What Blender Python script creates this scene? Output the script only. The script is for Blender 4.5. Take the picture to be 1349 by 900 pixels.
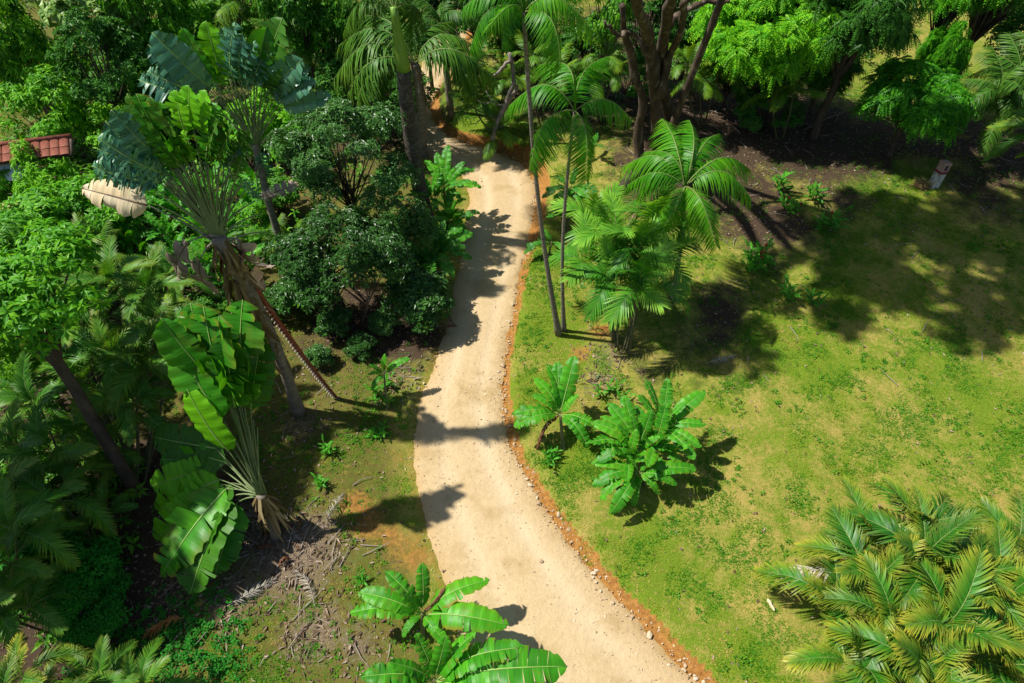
import bpy, math, random
import numpy as np
from mathutils import Matrix, Vector

SC = bpy.context.scene
for o in list(bpy.data.objects):
    bpy.data.objects.remove(o)
RAD = math.radians

# ------------------------------------------------------------------ camera
CAM_H, PITCH, FPX, CX, CY = 16.0, RAD(48.0), 900.0, 674.5, 450.0
cd = bpy.data.cameras.new('camera')
cam = bpy.data.objects.new('camera', cd)
SC.collection.objects.link(cam)
cam.location = (0, 0, CAM_H)
cam.rotation_euler = (RAD(90) - PITCH, 0, 0)
cd.sensor_width = 36.0
cd.lens = 36.0 * FPX / 1349.0
cd.clip_end = 3000.0
SC.camera = cam

# ------------------------------------------------------------------ light
SUN_EL = RAD(56.0)
SHD = Vector((1.0, -0.16, 0)).normalized()          # the way shadows fall on the ground
w = bpy.data.worlds.new('World'); SC.world = w
w.use_nodes = True
nt = w.node_tree
sky = nt.nodes.new('ShaderNodeTexSky'); sky.sky_type = 'NISHITA'
sky.sun_disc = False
sky.sun_elevation = SUN_EL
sky.sun_rotation = math.atan2(-SHD.x, -SHD.y)
bg = nt.nodes['Background']
nt.links.new(sky.outputs[0], bg.inputs[0]); bg.inputs[1].default_value = 0.075
sl = bpy.data.lights.new('sun', 'SUN'); sl.energy = 5.0; sl.angle = RAD(1.1); sl.color = (1.0, 0.955, 0.88)
so = bpy.data.objects.new('sun', sl); SC.collection.objects.link(so)
ldir = Vector((SHD.x * math.cos(SUN_EL), SHD.y * math.cos(SUN_EL), -math.sin(SUN_EL)))
so.rotation_euler = ldir.to_track_quat('-Z', 'Y').to_euler()
so.location = (-20, 5, 40)

vs = SC.view_settings
vs.view_transform = 'Standard'; vs.look = 'None'; vs.exposure = 0.50; vs.gamma = 1.0
SC.render.engine = 'CYCLES'
cy = SC.cycles
cy.use_denoising = True
cy.max_bounces = 6; cy.diffuse_bounces = 3; cy.glossy_bounces = 2; cy.transmission_bounces = 3
cy.caustics_reflective = False; cy.caustics_refractive = False
cy.sample_clamp_indirect = 4.0

# ------------------------------------------------------------------ helpers: pixels of the photograph to points on the land
FW = np.array([0, math.cos(PITCH), -math.sin(PITCH)])
UP = np.array([0, math.sin(PITCH), math.cos(PITCH)])
EYE = np.array([0, 0, CAM_H])

def ray(px, py):
    return FW + np.array([1.0, 0, 0]) * (px - CX) / FPX - UP * (py - CY) / FPX

def at_z(px, py, z=0.0):
    d = ray(px, py)
    return EYE + d * ((z - CAM_H) / d[2])

def on_plane(px, py, P, n):
    d = ray(px, py)
    return EYE + d * (np.dot(P - EYE, n) / np.dot(d, n))

def height_at(base, py):
    """height above z=0 of the point straight over base that shows at picture row py"""
    k = -(py - CY) / FPX
    # (y*cos - dz*sin)*k = y*sin + dz*cos   with dz = z - H
    y = base[1]
    dz = y * (k * math.cos(PITCH) - math.sin(PITCH)) / (math.cos(PITCH) + k * math.sin(PITCH))
    return CAM_H + dz

def project(P):
    v = np.asarray(P) - EYE
    d = v @ FW
    return CX + FPX * v[..., 0] / d, CY - FPX * (v @ UP) / d

# smooth value noise, used for land form and for where things grow
class VN:
    def __init__(s, seed):
        s.g = np.random.RandomState(seed).rand(256, 256)
    def __call__(s, x, y):
        x = np.asarray(x, float); y = np.asarray(y, float)
        xi = np.floor(x).astype(int); yi = np.floor(y).astype(int)
        fx = x - xi; fy = y - yi
        fx = fx * fx * (3 - 2 * fx); fy = fy * fy * (3 - 2 * fy)
        g = s.g
        a = g[xi % 256, yi % 256]; b = g[(xi + 1) % 256, yi % 256]
        c = g[xi % 256, (yi + 1) % 256]; d = g[(xi + 1) % 256, (yi + 1) % 256]
        return (a * (1 - fx) + b * fx) * (1 - fy) + (c * (1 - fx) + d * fx) * fy
    def f(s, x, y, o=4):
        t = 0; a = 0.5
        for i in range(o):
            t = t + a * s(x * 2 ** i + 17.3 * i, y * 2 ** i + 5.1 * i); a *= 0.5
        return t / (1 - 0.5 ** o)
N1, N2, N3 = VN(1), VN(2), VN(3)

def sstep(a, b, x):
    t = np.clip((x - a) / (b - a), 0, 1)
    return t * t * (3 - 2 * t)

# ------------------------------------------------------------------ the road line
EDGES = [((760, 1130), (1190, 1110)), ((690, 1000), (1050, 1000)), ((632, 900), (932, 905)), ((606, 850), (880, 853)), ((588, 790), (822, 793)), ((575, 745), (779, 746)),
         ((558, 690), (736, 690)), ((546, 640), (704, 640)), ((544, 600), (682, 600)), ((547, 560), (669, 560)),
         ((553, 520), (664, 520)), ((570, 480), (667, 480)), ((584, 440), (672, 440)), ((594, 400), (681, 400)),
         ((602, 350), (690, 350)), ((612, 300), (702, 300)), ((616, 268), (707, 262)), ((612, 242), (702, 232)),
         ((600, 226), (684, 212)), ((584, 214), (656, 201)), ((562, 205), (618, 188)), ((543, 188), (590, 176)),
         ((532, 160), (573, 157)), ((536, 126), (572, 127)), ((548, 98), (592, 102)), ((562, 70), (606, 76)),
         ((572, 45), (616, 45)), ((574, 10), (622, 10)), ((560, -25), (612, -25))]
Le = np.array([at_z(*e[0])[:2] for e in EDGES]); Re = np.array([at_z(*e[1])[:2] for e in EDGES])

def resample(P, n):
    # Catmull-Rom through the points
    m = len(P); t = np.linspace(0, m - 1.0001, n); i = t.astype(int); f = (t - i)[:, None]
    g = lambda k: P[np.clip(k, 0, m - 1)]
    p0, p1, p2, p3 = g(i - 1), g(i), g(i + 1), g(i + 2)
    return 0.5 * (2 * p1 + (p2 - p0) * f + (2 * p0 - 5 * p1 + 4 * p2 - p3) * f ** 2 + (3 * p1 - p0 - 3 * p2 + p3) * f ** 3)
NR = 420
Ls, Rs = resample(Le, NR), resample(Re, NR)
Cs = (Ls + Rs) / 2
HW = np.linalg.norm(Rs - Ls, axis=1) / 2
Tn = np.gradient(Cs, axis=0); Tn /= np.linalg.norm(Tn, axis=1)[:, None]

def line_dist(x, y, P):
    """signed distance to an edge line, positive on its right going up the picture"""
    T = np.gradient(P, axis=0); T /= np.linalg.norm(T, axis=1)[:, None]
    o = np.empty(len(x))
    for a in range(0, len(x), 20000):
        dx = x[a:a + 20000, None] - P[None, :, 0]; dy = y[a:a + 20000, None] - P[None, :, 1]
        q = dx * dx + dy * dy; k = np.argmin(q, axis=1); r = np.arange(len(k))
        o[a:a + 20000] = np.sqrt(q[r, k]) * np.where(dx[r, k] * T[k, 1] - dy[r, k] * T[k, 0] > 0, 1, -1)
    return o

def road_dist(x, y):
    """distance outside the road edge (negative on the road), and side (+1 right of the way up the picture)"""
    x = np.atleast_1d(np.asarray(x, float)); y = np.atleast_1d(np.asarray(y, float))
    dr = line_dist(x.ravel(), y.ravel(), Rs); dl = -line_dist(x.ravel(), y.ravel(), Ls)
    return np.maximum(dr, dl).reshape(x.shape), np.where(dr > dl, 1.0, -1.0).reshape(x.shape)

def land(x, y, full=False):
    x = np.atleast_1d(np.asarray(x, float)); y = np.atleast_1d(np.asarray(y, float))
    d, s = road_dist(x, y)
    dj = d + 0.16 * (N2.f(x * 2.3, y * 2.3, 3) - 0.5)
    B = 0.16 + 0.08 * sstep(9, 14, y) + 0.35 * sstep(20, 24, y)
    right = B * sstep(0.02, 0.42 + 0.5 * sstep(20, 24, y), dj) * (s > 0)
    left = 0.07 * sstep(0.0, 0.5, dj) * (s <= 0)
    out = sstep(0.1, 2.5, d)
    z = right + left + out * 0.30 * (N1.f(x * 0.22, y * 0.22, 3) - 0.5) + out * 0.10 * (N3.f(x * 1.1, y * 1.1, 3) - 0.5)
    z = z - 0.05 * (1 - sstep(-0.25, 0.05, d))              # bed that the road sheet lies in
    return (z, d, s) if full else z

def at(px, py):
    z = 0.0
    for _ in range(5):
        P = at_z(px, py, z); z = float(land(P[0], P[1])[0])
    return np.array([P[0], P[1], z])

# ------------------------------------------------------------------ helpers: objects
COL = SC.collection
def tag(o, label=None, cat=None, group=None, kind=None):
    if label: o['label'] = label
    if cat: o['category'] = cat
    if group: o['group'] = group
    if kind: o['kind'] = kind
    return o

def thing(name, loc, label, cat, group=None, rz=0.0):
    o = bpy.data.objects.new(name, None); COL.objects.link(o)
    o.empty_display_size = 0.2
    o.location = Vector([float(v) for v in loc]); o.rotation_euler = (0, 0, rz)
    return tag(o, label, cat, group)

def part(name, me, parent=None, M=None, label=None):
    o = bpy.data.objects.new(name, me); COL.objects.link(o)
    if parent is not None:
        o.parent = parent
    if M is not None:
        o.matrix_local = M
    if label: o['label'] = label
    return o

def children_of(o):
    return list(o.children)

def copy_tree(o, parent=None):
    c = o.copy(); COL.objects.link(c)
    if parent is not None:
        c.parent = parent
    for ch in list(o.children):
        copy_tree(ch, c)
    return c

def mesh(name, V, F, mats, fm=None, smooth=True, attrs=None):
    """V (n,3); F a list of face index arrays, all (m,3) or (m,4)"""
    F = [np.asarray(f, np.int64) for f in F if len(f)]
    me = bpy.data.meshes.new(name)
    V = np.asarray(V, np.float32)
    me.vertices.add(len(V)); me.vertices.foreach_set('co', V.ravel())
    loops = np.concatenate([f.ravel() for f in F])
    sizes = np.concatenate([np.full(len(f), f.shape[1], np.int64) for f in F])
    starts = np.concatenate([[0], np.cumsum(sizes)[:-1]])
    me.loops.add(len(loops)); me.loops.foreach_set('vertex_index', loops.astype(np.int32))
    me.polygons.add(len(sizes)); me.polygons.foreach_set('loop_start', starts.astype(np.int32))
    try:
        me.polygons.foreach_set('loop_total', sizes.astype(np.int32))
    except Exception:
        pass
    if fm is not None:
        me.polygons.foreach_set('material_index', np.concatenate(fm).astype(np.int32))
    for m in (mats if isinstance(mats, (list, tuple)) else [mats]):
        me.materials.append(m)
    me.update(calc_edges=True); me.validate()
    me.polygons.foreach_set('use_smooth', np.full(len(me.polygons), bool(smooth)))
    for k, a in (attrs or {}).items():
        at_ = me.attributes.new(k, 'FLOAT', 'POINT'); at_.data.foreach_set('value', np.asarray(a, np.float32))
    return me

class MB:
    """collects shapes, then makes ONE mesh"""
    def __init__(s):
        s.V = []; s.F3 = []; s.F4 = []; s.M3 = []; s.M4 = []; s.n = 0; s.A = []
    def add(s, V, q=None, t=None, m=0, a=0.0):
        V = np.asarray(V, float); s.V.append(V)
        s.A.append(np.broadcast_to(np.asarray(a, float), (len(V),)))
        if q is not None and len(q): s.F4.append(np.asarray(q) + s.n); s.M4.append(np.full(len(q), m))
        if t is not None and len(t): s.F3.append(np.asarray(t) + s.n); s.M3.append(np.full(len(t), m))
        s.n += len(V)
    def tube(s, P, R, sides=7, m=0, cap=True, a=0.0):
        P = np.asarray(P, float); n = len(P); R = np.broadcast_to(np.asarray(R, float), (n,))
        T = np.gradient(P, axis=0); T /= np.linalg.norm(T, axis=1)[:, None] + 1e-9
        ref = np.array([0, 0, 1.0]) if abs(T[0][2]) < 0.9 else np.array([1.0, 0, 0])
        A = np.cross(T, ref); A /= np.linalg.norm(A, axis=1)[:, None] + 1e-9
        B = np.cross(T, A)
        th = np.linspace(0, 2 * np.pi, sides, endpoint=False)
        V = P[:, None] + R[:, None, None] * (A[:, None] * np.cos(th)[None, :, None] + B[:, None] * np.sin(th)[None, :, None])
        V = V.reshape(-1, 3)
        i = np.arange(n - 1)[:, None] * sides; j = np.arange(sides)[None]; k = (j + 1) % sides
        q = np.stack([i + j, i + k, i + sides + k, i + sides + j], -1).reshape(-1, 4)
        t = None
        if cap:
            V = np.vstack([V, P[:1], P[-1:]]); c0, c1 = n * sides, n * sides + 1; jj = np.arange(sides); kk = (jj + 1) % sides
            t = np.vstack([np.stack([np.full(sides, c0), kk, jj], 1), np.stack([np.full(sides, c1), (n - 1) * sides + jj, (n - 1) * sides + kk], 1)])
        s.add(V, q, t, m, a)
    def box(s, c, h, R=None, m=0):
        c = np.asarray(c, float); h = np.asarray(h, float)
        v = np.array([[x, y, z] for x in (-1, 1) for y in (-1, 1) for z in (-1, 1)], float) * h
        if R is not None: v = v @ np.asarray(R).T
        q = [[0, 1, 3, 2], [4, 6, 7, 5], [0, 4, 5, 1], [2, 3, 7, 6], [0, 2, 6, 4], [1, 5, 7, 3]]
        s.add(v + c, q, None, m)
    def build(s, name, mats, smooth=True):
        F = []; fm = []
        if s.F4: F.append(np.vstack(s.F4)); fm.append(np.concatenate(s.M4))
        if s.F3: F.append(np.vstack(s.F3)); fm.append(np.concatenate(s.M3))
        return mesh(name, np.vstack(s.V), F, mats, fm, smooth, {'tip': np.concatenate(s.A)})

def frame(base, tip, up=(0, 0, 1), roll=0.0, length=None, wide=1.0):
    """matrix that lays a leaf made along +X (length 1, face +Z) from base to tip"""
    b = Vector([float(v) for v in base]); t = Vector([float(v) for v in tip])
    x = t - b; L = x.length; x.normalize()
    u = Vector(up); y = u.cross(x)
    if y.length < 1e-4: y = Vector((0, 1, 0))
    y.normalize(); z = x.cross(y)
    if roll:
        c, s_ = math.cos(roll), math.sin(roll)
        y, z = y * c + z * s_, z * c - y * s_
    M = Matrix.Identity(4)
    for i in range(3):
        M[i][0] = x[i] * L; M[i][1] = y[i] * L * wide; M[i][2] = z[i] * L * (0.5 + 0.5 * wide); M[i][3] = b[i]
    return M

# ------------------------------------------------------------------ materials
def nmat(name):
    m = bpy.data.materials.new(name); m.use_nodes = True
    n = m.node_tree; n.nodes.clear()
    return m, n, n.nodes.new('ShaderNodeOutputMaterial')

def N(nt, typ, **kw):
    n = nt.nodes.new(typ)
    for k, v in kw.items():
        if k == 'ins':
            for i, x in v.items(): n.inputs[i].default_value = x
        else: setattr(n, k, v)
    return n

def ramp(nt, fac, stops):
    r = nt.nodes.new('ShaderNodeValToRGB'); e = r.color_ramp.elements
    while len(e) < len(stops): e.new(0.5)
    for i, (p, c) in enumerate(stops):
        e[i].position = p; e[i].color = (*c, 1) if len(c) == 3 else c
    if fac is not None: nt.links.new(fac, r.inputs[0])
    return r.outputs[0]

def mixc(nt, fac, a, b, mode='MIX'):
    m = nt.nodes.new('ShaderNodeMix'); m.data_type = 'RGBA'; m.blend_type = mode
    for s, v in ((0, fac), (6, a), (7, b)):
        if hasattr(v, 'node'): nt.links.new(v, m.inputs[s])
        elif s == 0: m.inputs[0].default_value = v
        else: m.inputs[s].default_value = (*v, 1)
    return m.outputs[2]

def mth(nt, op, a, b=0.0, clamp=False):
    m = nt.nodes.new('ShaderNodeMath'); m.operation = op; m.use_clamp = clamp
    for i, v in enumerate((a, b)):
        if hasattr(v, 'node'): nt.links.new(v, m.inputs[i])
        else: m.inputs[i].default_value = v
    return m.outputs[0]

def noise(nt, vec, scale, detail=4.0, rough=0.6):
    n = N(nt, 'ShaderNodeTexNoise', ins={'Scale': scale, 'Detail': detail, 'Roughness': rough})
    if vec is not None: nt.links.new(vec, n.inputs['Vector'])
    return n.outputs[0]

def leaf_mat(name, cols, tip=None, rough=0.42, trans=0.30, spec=0.5, streak=None, tcol=None, patch=None):
    """leaf colour varies leaf by leaf; tip = colour the leaf ends go to; streak = (x,y,z) scale of the veining"""
    m, nt, out = nmat(name)
    geo = N(nt, 'ShaderNodeNewGeometry'); oi = N(nt, 'ShaderNodeObjectInfo')
    r = mth(nt, 'ADD', mth(nt, 'MULTIPLY', geo.outputs['Random Per Island'], 0.62), mth(nt, 'MULTIPLY', oi.outputs['Random'], 0.38))
    if tcol is None:
        bst = lambda q: (q[0] * 1.55, q[1] * 1.5, q[2] * (.6 if q[2] < .05 else .9))
        cols = [bst(q) for q in cols]; tip = bst(tip) if tip else None
        rough = rough + .06; spec = spec * .5
    k = len(cols)
    c = ramp(nt, r, [(0.12 + 0.76 * i / max(1, k - 1), cc) for i, cc in enumerate(cols)])
    tc = N(nt, 'ShaderNodeTexCoord')
    if patch:
        pn = noise(nt, tc.outputs['Object'], patch[0], 3)
        c = mixc(nt, mth(nt, 'MULTIPLY', mth(nt, 'SUBTRACT', pn, patch[1]), patch[2], True), c, patch[3])
    if tip:
        a = N(nt, 'ShaderNodeAttribute', attribute_name='tip')
        c = mixc(nt, mth(nt, 'MULTIPLY', a.outputs['Fac'], mth(nt, 'ADD', 0.15, mth(nt, 'MULTIPLY', oi.outputs['Random'], 1.1)), True), c, tip)
    bump = None
    if streak:
        mp = N(nt, 'ShaderNodeMapping'); mp.inputs['Scale'].default_value = streak
        nt.links.new(tc.outputs['Object'], mp.inputs['Vector'])
        sn = noise(nt, mp.outputs[0], 1.0, 3, 0.6)
        c = mixc(nt, 1.0, c, ramp(nt, sn, [(0.25, (0.62, 0.66, 0.6)), (0.75, (1.25, 1.2, 1.2))]), 'MULTIPLY')
        b = N(nt, 'ShaderNodeBump', ins={'Strength': 0.35, 'Distance': 0.02}); nt.links.new(sn, b.inputs['Height'])
        bump = b.outputs[0]
    p = N(nt, 'ShaderNodeBsdfPrincipled', ins={'Roughness': rough})
    p.inputs['Specular IOR Level'].default_value = spec
    nt.links.new(c, p.inputs['Base Color'])
    t = N(nt, 'ShaderNodeBsdfTranslucent')
    tcx = mixc(nt, 1.0, c, tcol or (1.35, 1.25, 0.45), 'MULTIPLY')
    nt.links.new(tcx, t.inputs[0])
    if bump is not None:
        nt.links.new(bump, p.inputs['Normal'])
    mx = N(nt, 'ShaderNodeMixShader', ins={0: trans})
    nt.links.new(p.outputs[0], mx.inputs[1]); nt.links.new(t.outputs[0], mx.inputs[2]); nt.links.new(mx.outputs[0], out.inputs[0])
    return m

def solid_mat(name, c1, c2, scale=6.0, rough=0.85, bump=0.3, stretch=(1, 1, 1), c3=None, spec=0.3, metal=0.0):
    m, nt, out = nmat(name)
    tc = N(nt, 'ShaderNodeTexCoord'); mp = N(nt, 'ShaderNodeMapping'); mp.inputs['Scale'].default_value = stretch
    nt.links.new(tc.outputs['Object'], mp.inputs['Vector'])
    n = noise(nt, mp.outputs[0], scale, 6, 0.65)
    st = [(0.3, c1), (0.7, c2)] if c3 is None else [(0.3, c1), (0.55, c2), (0.68, c3)]
    c = ramp(nt, n, st)
    p = N(nt, 'ShaderNodeBsdfPrincipled', ins={'Roughness': rough}); p.inputs['Specular IOR Level'].default_value = spec
    p.inputs['Metallic'].default_value = metal
    nt.links.new(c, p.inputs['Base Color'])
    b = N(nt, 'ShaderNodeBump', ins={'Strength': bump, 'Distance': 0.03}); nt.links.new(n, b.inputs['Height'])
    nt.links.new(b.outputs[0], p.inputs['Normal']); nt.links.new(p.outputs[0], out.inputs[0])
    return m

M = {}
M['banana'] = leaf_mat('banana_leaf', [(0.022, 0.150, 0.018), (0.035, 0.205, 0.020), (0.060, 0.270, 0.025)], tip=(0.17, 0.13, 0.03), rough=0.36, trans=0.30, streak=(34, 2.0, 2.0), patch=(4.0, .64, 5.0, (.20, .19, .03)))
M['banana_mid'] = solid_mat('banana_midrib', (0.20, 0.34, 0.07), (0.28, 0.42, 0.10), 5, 0.5, 0.1)
M['banana_far'] = leaf_mat('dark_banana_leaf', [(0.018, 0.105, 0.028), (0.028, 0.15, 0.030), (0.05, 0.20, 0.03)], rough=0.36, trans=0.28, streak=(30, 2, 2))
M['heliconia'] = leaf_mat('heliconia_leaf', [(0.020, 0.13, 0.02), (0.038, 0.21, 0.022), (0.075, 0.28, 0.03)], rough=0.38, trans=0.3, streak=(24, 2, 2))
M['brown_leaf'] = leaf_mat('dead_banana_leaf', [(0.10, 0.035, 0.012), (0.20, 0.075, 0.02)], rough=0.7, trans=0.15, streak=(26, 2, 2), tcol=(1, 0.8, 0.5))
M['cream_leaf'] = leaf_mat('dry_cream_leaf', [(0.66, 0.50, 0.27), (0.78, 0.66, 0.46)], rough=0.7, trans=0.2, streak=(22, 2, 2), tcol=(1, 0.85, 0.6))
M['grey_leaf'] = leaf_mat('dry_grey_leaf', [(0.20, 0.15, 0.11), (0.36, 0.29, 0.22)], rough=0.8, trans=0.15, streak=(22, 2, 2), tcol=(1, 0.85, 0.7))
M['trav'] = leaf_mat('fan_leaf', [(0.020, 0.125, 0.020), (0.030, 0.175, 0.020), (0.055, 0.23, 0.022)], tip=(.16, .13, .03), rough=0.35, trans=0.28, streak=(30, 2, 2), patch=(2.2, 0.62, 4.0, (0.16, 0.22, 0.03)))
M['trav_teal'] = leaf_mat('sky_sheen_fan_leaf', [(0.018, 0.085, 0.085), (0.034, 0.130, 0.115), (0.075, 0.20, 0.17)], rough=0.28, trans=0.14, spec=0.9, streak=(24, 2, 2))  # waxy blades; their sky reflection is put into the teal base colour
M['trav_bright'] = leaf_mat('bright_fan_leaf', [(0.07, 0.26, 0.012), (0.11, 0.33, 0.02)], rough=0.36, trans=0.38, streak=(26, 2, 2))
M['trav_dark'] = leaf_mat('deep_fan_leaf', [(0.022, 0.085, 0.012), (0.032, 0.12, 0.014)], rough=0.4, trans=0.22, streak=(24, 2, 2))
M['petiole'] = solid_mat('petiole', (0.09, 0.15, 0.045), (0.22, 0.26, 0.11), 3, 0.5, 0.1, (1, 1, 0.3))
M['areca'] = leaf_mat('areca_frond', [(0.010, 0.072, 0.020), (0.018, 0.115, 0.022), (0.034, 0.165, 0.022)], tip=(0.34, 0.31, 0.05), rough=0.40, trans=0.32)  # yellow tips put the sun glowing through the leaflets into the colour
M['areca_d'] = leaf_mat('glossy_areca_frond', [(0.009, 0.068, 0.014), (0.016, 0.105, 0.016), (0.03, 0.15, 0.018)], tip=(0.36, 0.33, 0.05), rough=0.36, trans=0.28, spec=.6)  # tip colour again holds sun shining through the leaflet ends
M['areca_l'] = leaf_mat('dull_tip_areca_frond', [(0.020, 0.095, 0.020), (0.032, 0.14, 0.022), (0.07, 0.19, 0.03)], tip=(0.15, 0.17, 0.04), rough=0.40, trans=0.30)  # areca frond with duller tips than the yellow one
M['slim'] = leaf_mat('slim_palm_frond', [(0.020, 0.125, 0.010), (0.038, 0.180, 0.011), (0.075, 0.23, 0.014)], tip=(0.13, 0.27, 0.02), rough=0.36, trans=0.36)
M['clump'] = leaf_mat('clump_palm_frond', [(0.022, 0.125, 0.030), (0.040, 0.185, 0.030), (0.075, 0.25, 0.035)], tip=(0.22, 0.40, 0.07), rough=0.36, trans=0.34)
M['royal'] = leaf_mat('royal_palm_frond', [(0.022, 0.080, 0.022), (0.035, 0.115, 0.025), (0.06, 0.15, 0.03)], tip=(0.10, 0.17, 0.04), rough=0.42, trans=0.24)
M['forest_palm'] = leaf_mat('forest_palm_frond', [(0.020, 0.085, 0.016), (0.04, 0.13, 0.018), (0.10, 0.20, 0.022)], tip=(0.17, 0.23, 0.03), rough=0.42, trans=0.28)
M['dead_frond'] = leaf_mat('dead_orange_frond', [(0.34, 0.11, 0.03), (0.46, 0.19, 0.05)], rough=0.7, trans=0.25, tcol=(1.2, 0.8, 0.4))
M['grey_frond'] = leaf_mat('dead_grey_frond', [(0.30, 0.26, 0.20), (0.46, 0.42, 0.34)], rough=0.8, trans=0.15, tcol=(1, 0.9, 0.7))
M['rachis'] = solid_mat('frond_stalk', (0.10, 0.18, 0.04), (0.22, 0.26, 0.07), 4, 0.5, 0.1)
M['straw'] = leaf_mat('dry_flower_strands', [(0.30, 0.26, 0.12), (0.40, 0.34, 0.16), (0.2, 0.22, 0.08)], rough=0.8, trans=0.1)
M['bark'] = solid_mat('dark_bark', (0.035, 0.026, 0.018), (0.115, 0.085, 0.06), 5, 0.9, 0.8, (1, 1, 0.35))
M['bark_grey'] = solid_mat('grey_bark', (0.10, 0.085, 0.07), (0.30, 0.26, 0.22), 6, 0.9, 0.7, (1, 1, 0.4))
M['bark_tan'] = solid_mat('tan_bark', (0.08, 0.055, 0.035), (0.22, 0.155, 0.10), 5, 0.9, 0.8, (1, 1, 0.35), c3=(0.30, 0.27, 0.22))
M['old_bark'] = solid_mat('old_tree_bark', (.025, .018, .012), (.085, .058, .038), 5, .9, 1.0, (1, 1, .35), c3=(.22, .18, .14))
M['palm_bark'] = solid_mat('palm_bark', (0.10, 0.085, 0.065), (0.20, 0.17, 0.13), 4, 0.9, 0.6, (1, 1, 5), c3=(0.27, 0.25, 0.21))
M['royal_bark'] = solid_mat('royal_palm_bark', (0.030, 0.026, 0.022), (0.085, 0.072, 0.058), 7, 0.9, 0.8, (1, 1, 2.0), c3=(0.15, 0.14, 0.12))
M['stem_green'] = solid_mat('banana_stem', (0.08, 0.13, 0.03), (0.20, 0.17, 0.07), 4, 0.6, 0.3, (1, 1, 0.3))
M['shaft'] = solid_mat('crownshaft', (0.12, 0.25, 0.025), (0.20, 0.34, 0.04), 2.2, 0.35, 0.1, (1, 1, 0.4), spec=0.5)
M['cane'] = solid_mat('palm_cane', (0.055, 0.06, 0.025), (0.14, 0.13, 0.06), 5, 0.6, 0.3, (1, 1, 3))
M['skirt'] = leaf_mat('dead_leaf_bases', [(0.065, 0.045, 0.032), (0.13, 0.095, 0.07), (0.26, 0.21, 0.17)], rough=0.85, trans=0.05)
# broad leaves
M['lf_glossy'] = leaf_mat('glossy_leaf', [(0.016, 0.060, 0.018), (0.028, 0.100, 0.028), (0.065, 0.165, 0.055)], rough=0.34, trans=0.22, spec=.9)
M['lf_bright'] = leaf_mat('bright_leaf', [(0.030, 0.150, 0.012), (0.070, 0.245, 0.015), (0.15, 0.36, 0.02)], rough=0.42, trans=0.36)
M['lf_lime'] = leaf_mat('drooping_leaf', [(0.024, 0.14, 0.018), (0.048, 0.22, 0.02), (0.09, 0.30, 0.025), (0.18, 0.40, 0.035)], rough=0.42, trans=0.42)
M['lf_dark'] = leaf_mat('deep_green_leaf', [(0.016, 0.070, 0.018), (0.028, 0.115, 0.024), (0.06, 0.18, 0.035)], rough=0.40, trans=0.24)
M['lf_mid'] = leaf_mat('mid_green_leaf', [(0.022, 0.095, 0.014), (0.045, 0.17, 0.018), (0.11, 0.26, 0.024)], rough=0.42, trans=0.3)
M['lf_fern'] = leaf_mat('fine_leaf', [(0.010, 0.105, 0.018), (0.016, 0.15, 0.022), (0.03, 0.20, 0.03)], rough=0.5, trans=0.3)
M['lf_pale'] = leaf_mat('pale_leaf', [(0.07, 0.16, 0.05), (0.12, 0.22, 0.07), (0.2, 0.3, 0.12)], rough=0.36, trans=0.25)
M['lf_weed'] = leaf_mat('weed_leaf', [(0.03, 0.12, 0.012), (0.06, 0.19, 0.014), (0.12, 0.26, 0.02)], rough=0.5, trans=0.3)
M['red_flower'] = solid_mat('red_flower', (0.20, 0.012, 0.014), (0.36, 0.03, 0.03), 8, 0.5, 0.1)

# ------------------------------------------------------------------ leaf makers (all lie along +X, length 1, face +Z)
def arc(t, sag, skew=0.85):
    return sag * np.sin(np.pi * np.clip(t, 0, 1) ** skew)

def blade(seed, W=0.17, sag=0.12, fold=0.25, droop=0.25, tears=5, n=26, gap=0.10, ripple=0.02, twist=0.25, pet=0.0, mats=None, curl=0.0):
    """a paddle leaf (banana, fan plant): two half blades rippled and torn into strips"""
    rs = np.random.RandomState(seed); mb = MB()
    for side in (-1, 1):
        cuts = sorted(rs.choice(np.arange(2, n - 1), size=min(n - 4, max(0, tears + rs.randint(-1, 2))), replace=False).tolist()) if tears else []
        cuts = [0] + cuts + [n]
        for a, b in zip(cuts[:-1], cuts[1:]):
            i = np.arange(a, b + 1); t0 = i / n
            tm = (a + b) / 2 / n
            dv = rs.normal(0, twist) * (0.5 if b - a > 6 else 1.0); dz = rs.normal(0, 0.02) if tears else 0
            rows = []
            for ci, cfrac in enumerate((0.0, 0.34, 0.68, 1.0)):
                t = t0 + (tm - t0) * gap * cfrac * (1 if len(cuts) > 2 else 0)
                w_ = W * np.minimum(1, (t0 / 0.14 + 0.02)) ** 0.6 * np.clip(1 - np.clip((t0 - 0.5) / 0.5, 0, 1) ** 2.6, 0, 1) ** 0.7
                w_ = w_ * (1 + 0.05 * rs.normal(size=len(i)) * (ci == 3))
                v = fold + dv * cfrac - droop * cfrac ** 1.5 - curl * cfrac
                x = pet + (1 - pet) * t + w_ * cfrac * 0.16
                y = side * w_ * cfrac * np.cos(v)
                z = arc(t, sag) + w_ * cfrac * np.sin(v) + ripple * cfrac * np.sin(t0 * 41 + side + seed) * 0.6 + dz * cfrac
                rows.append(np.stack([x, y, z], 1))
            R = np.stack(rows, 1); m = len(i)
            k = (np.arange(m - 1)[:, None] * 4 + np.arange(3)[None]).ravel()
            q = np.stack([k, k + 4, k + 5, k + 1], 1) if side > 0 else np.stack([k, k + 1, k + 5, k + 4], 1)
            A = np.stack([np.full(m, c) for c in (0.0, 0.0, .05, rs.choice([0.0, .35, 1.0], p=[.55, .25, .2]))], 1).ravel()
            mb.add(R.reshape(-1, 3), q, None, 0, A)
    return mb.build('leaf', mats or [M['banana']])

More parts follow.
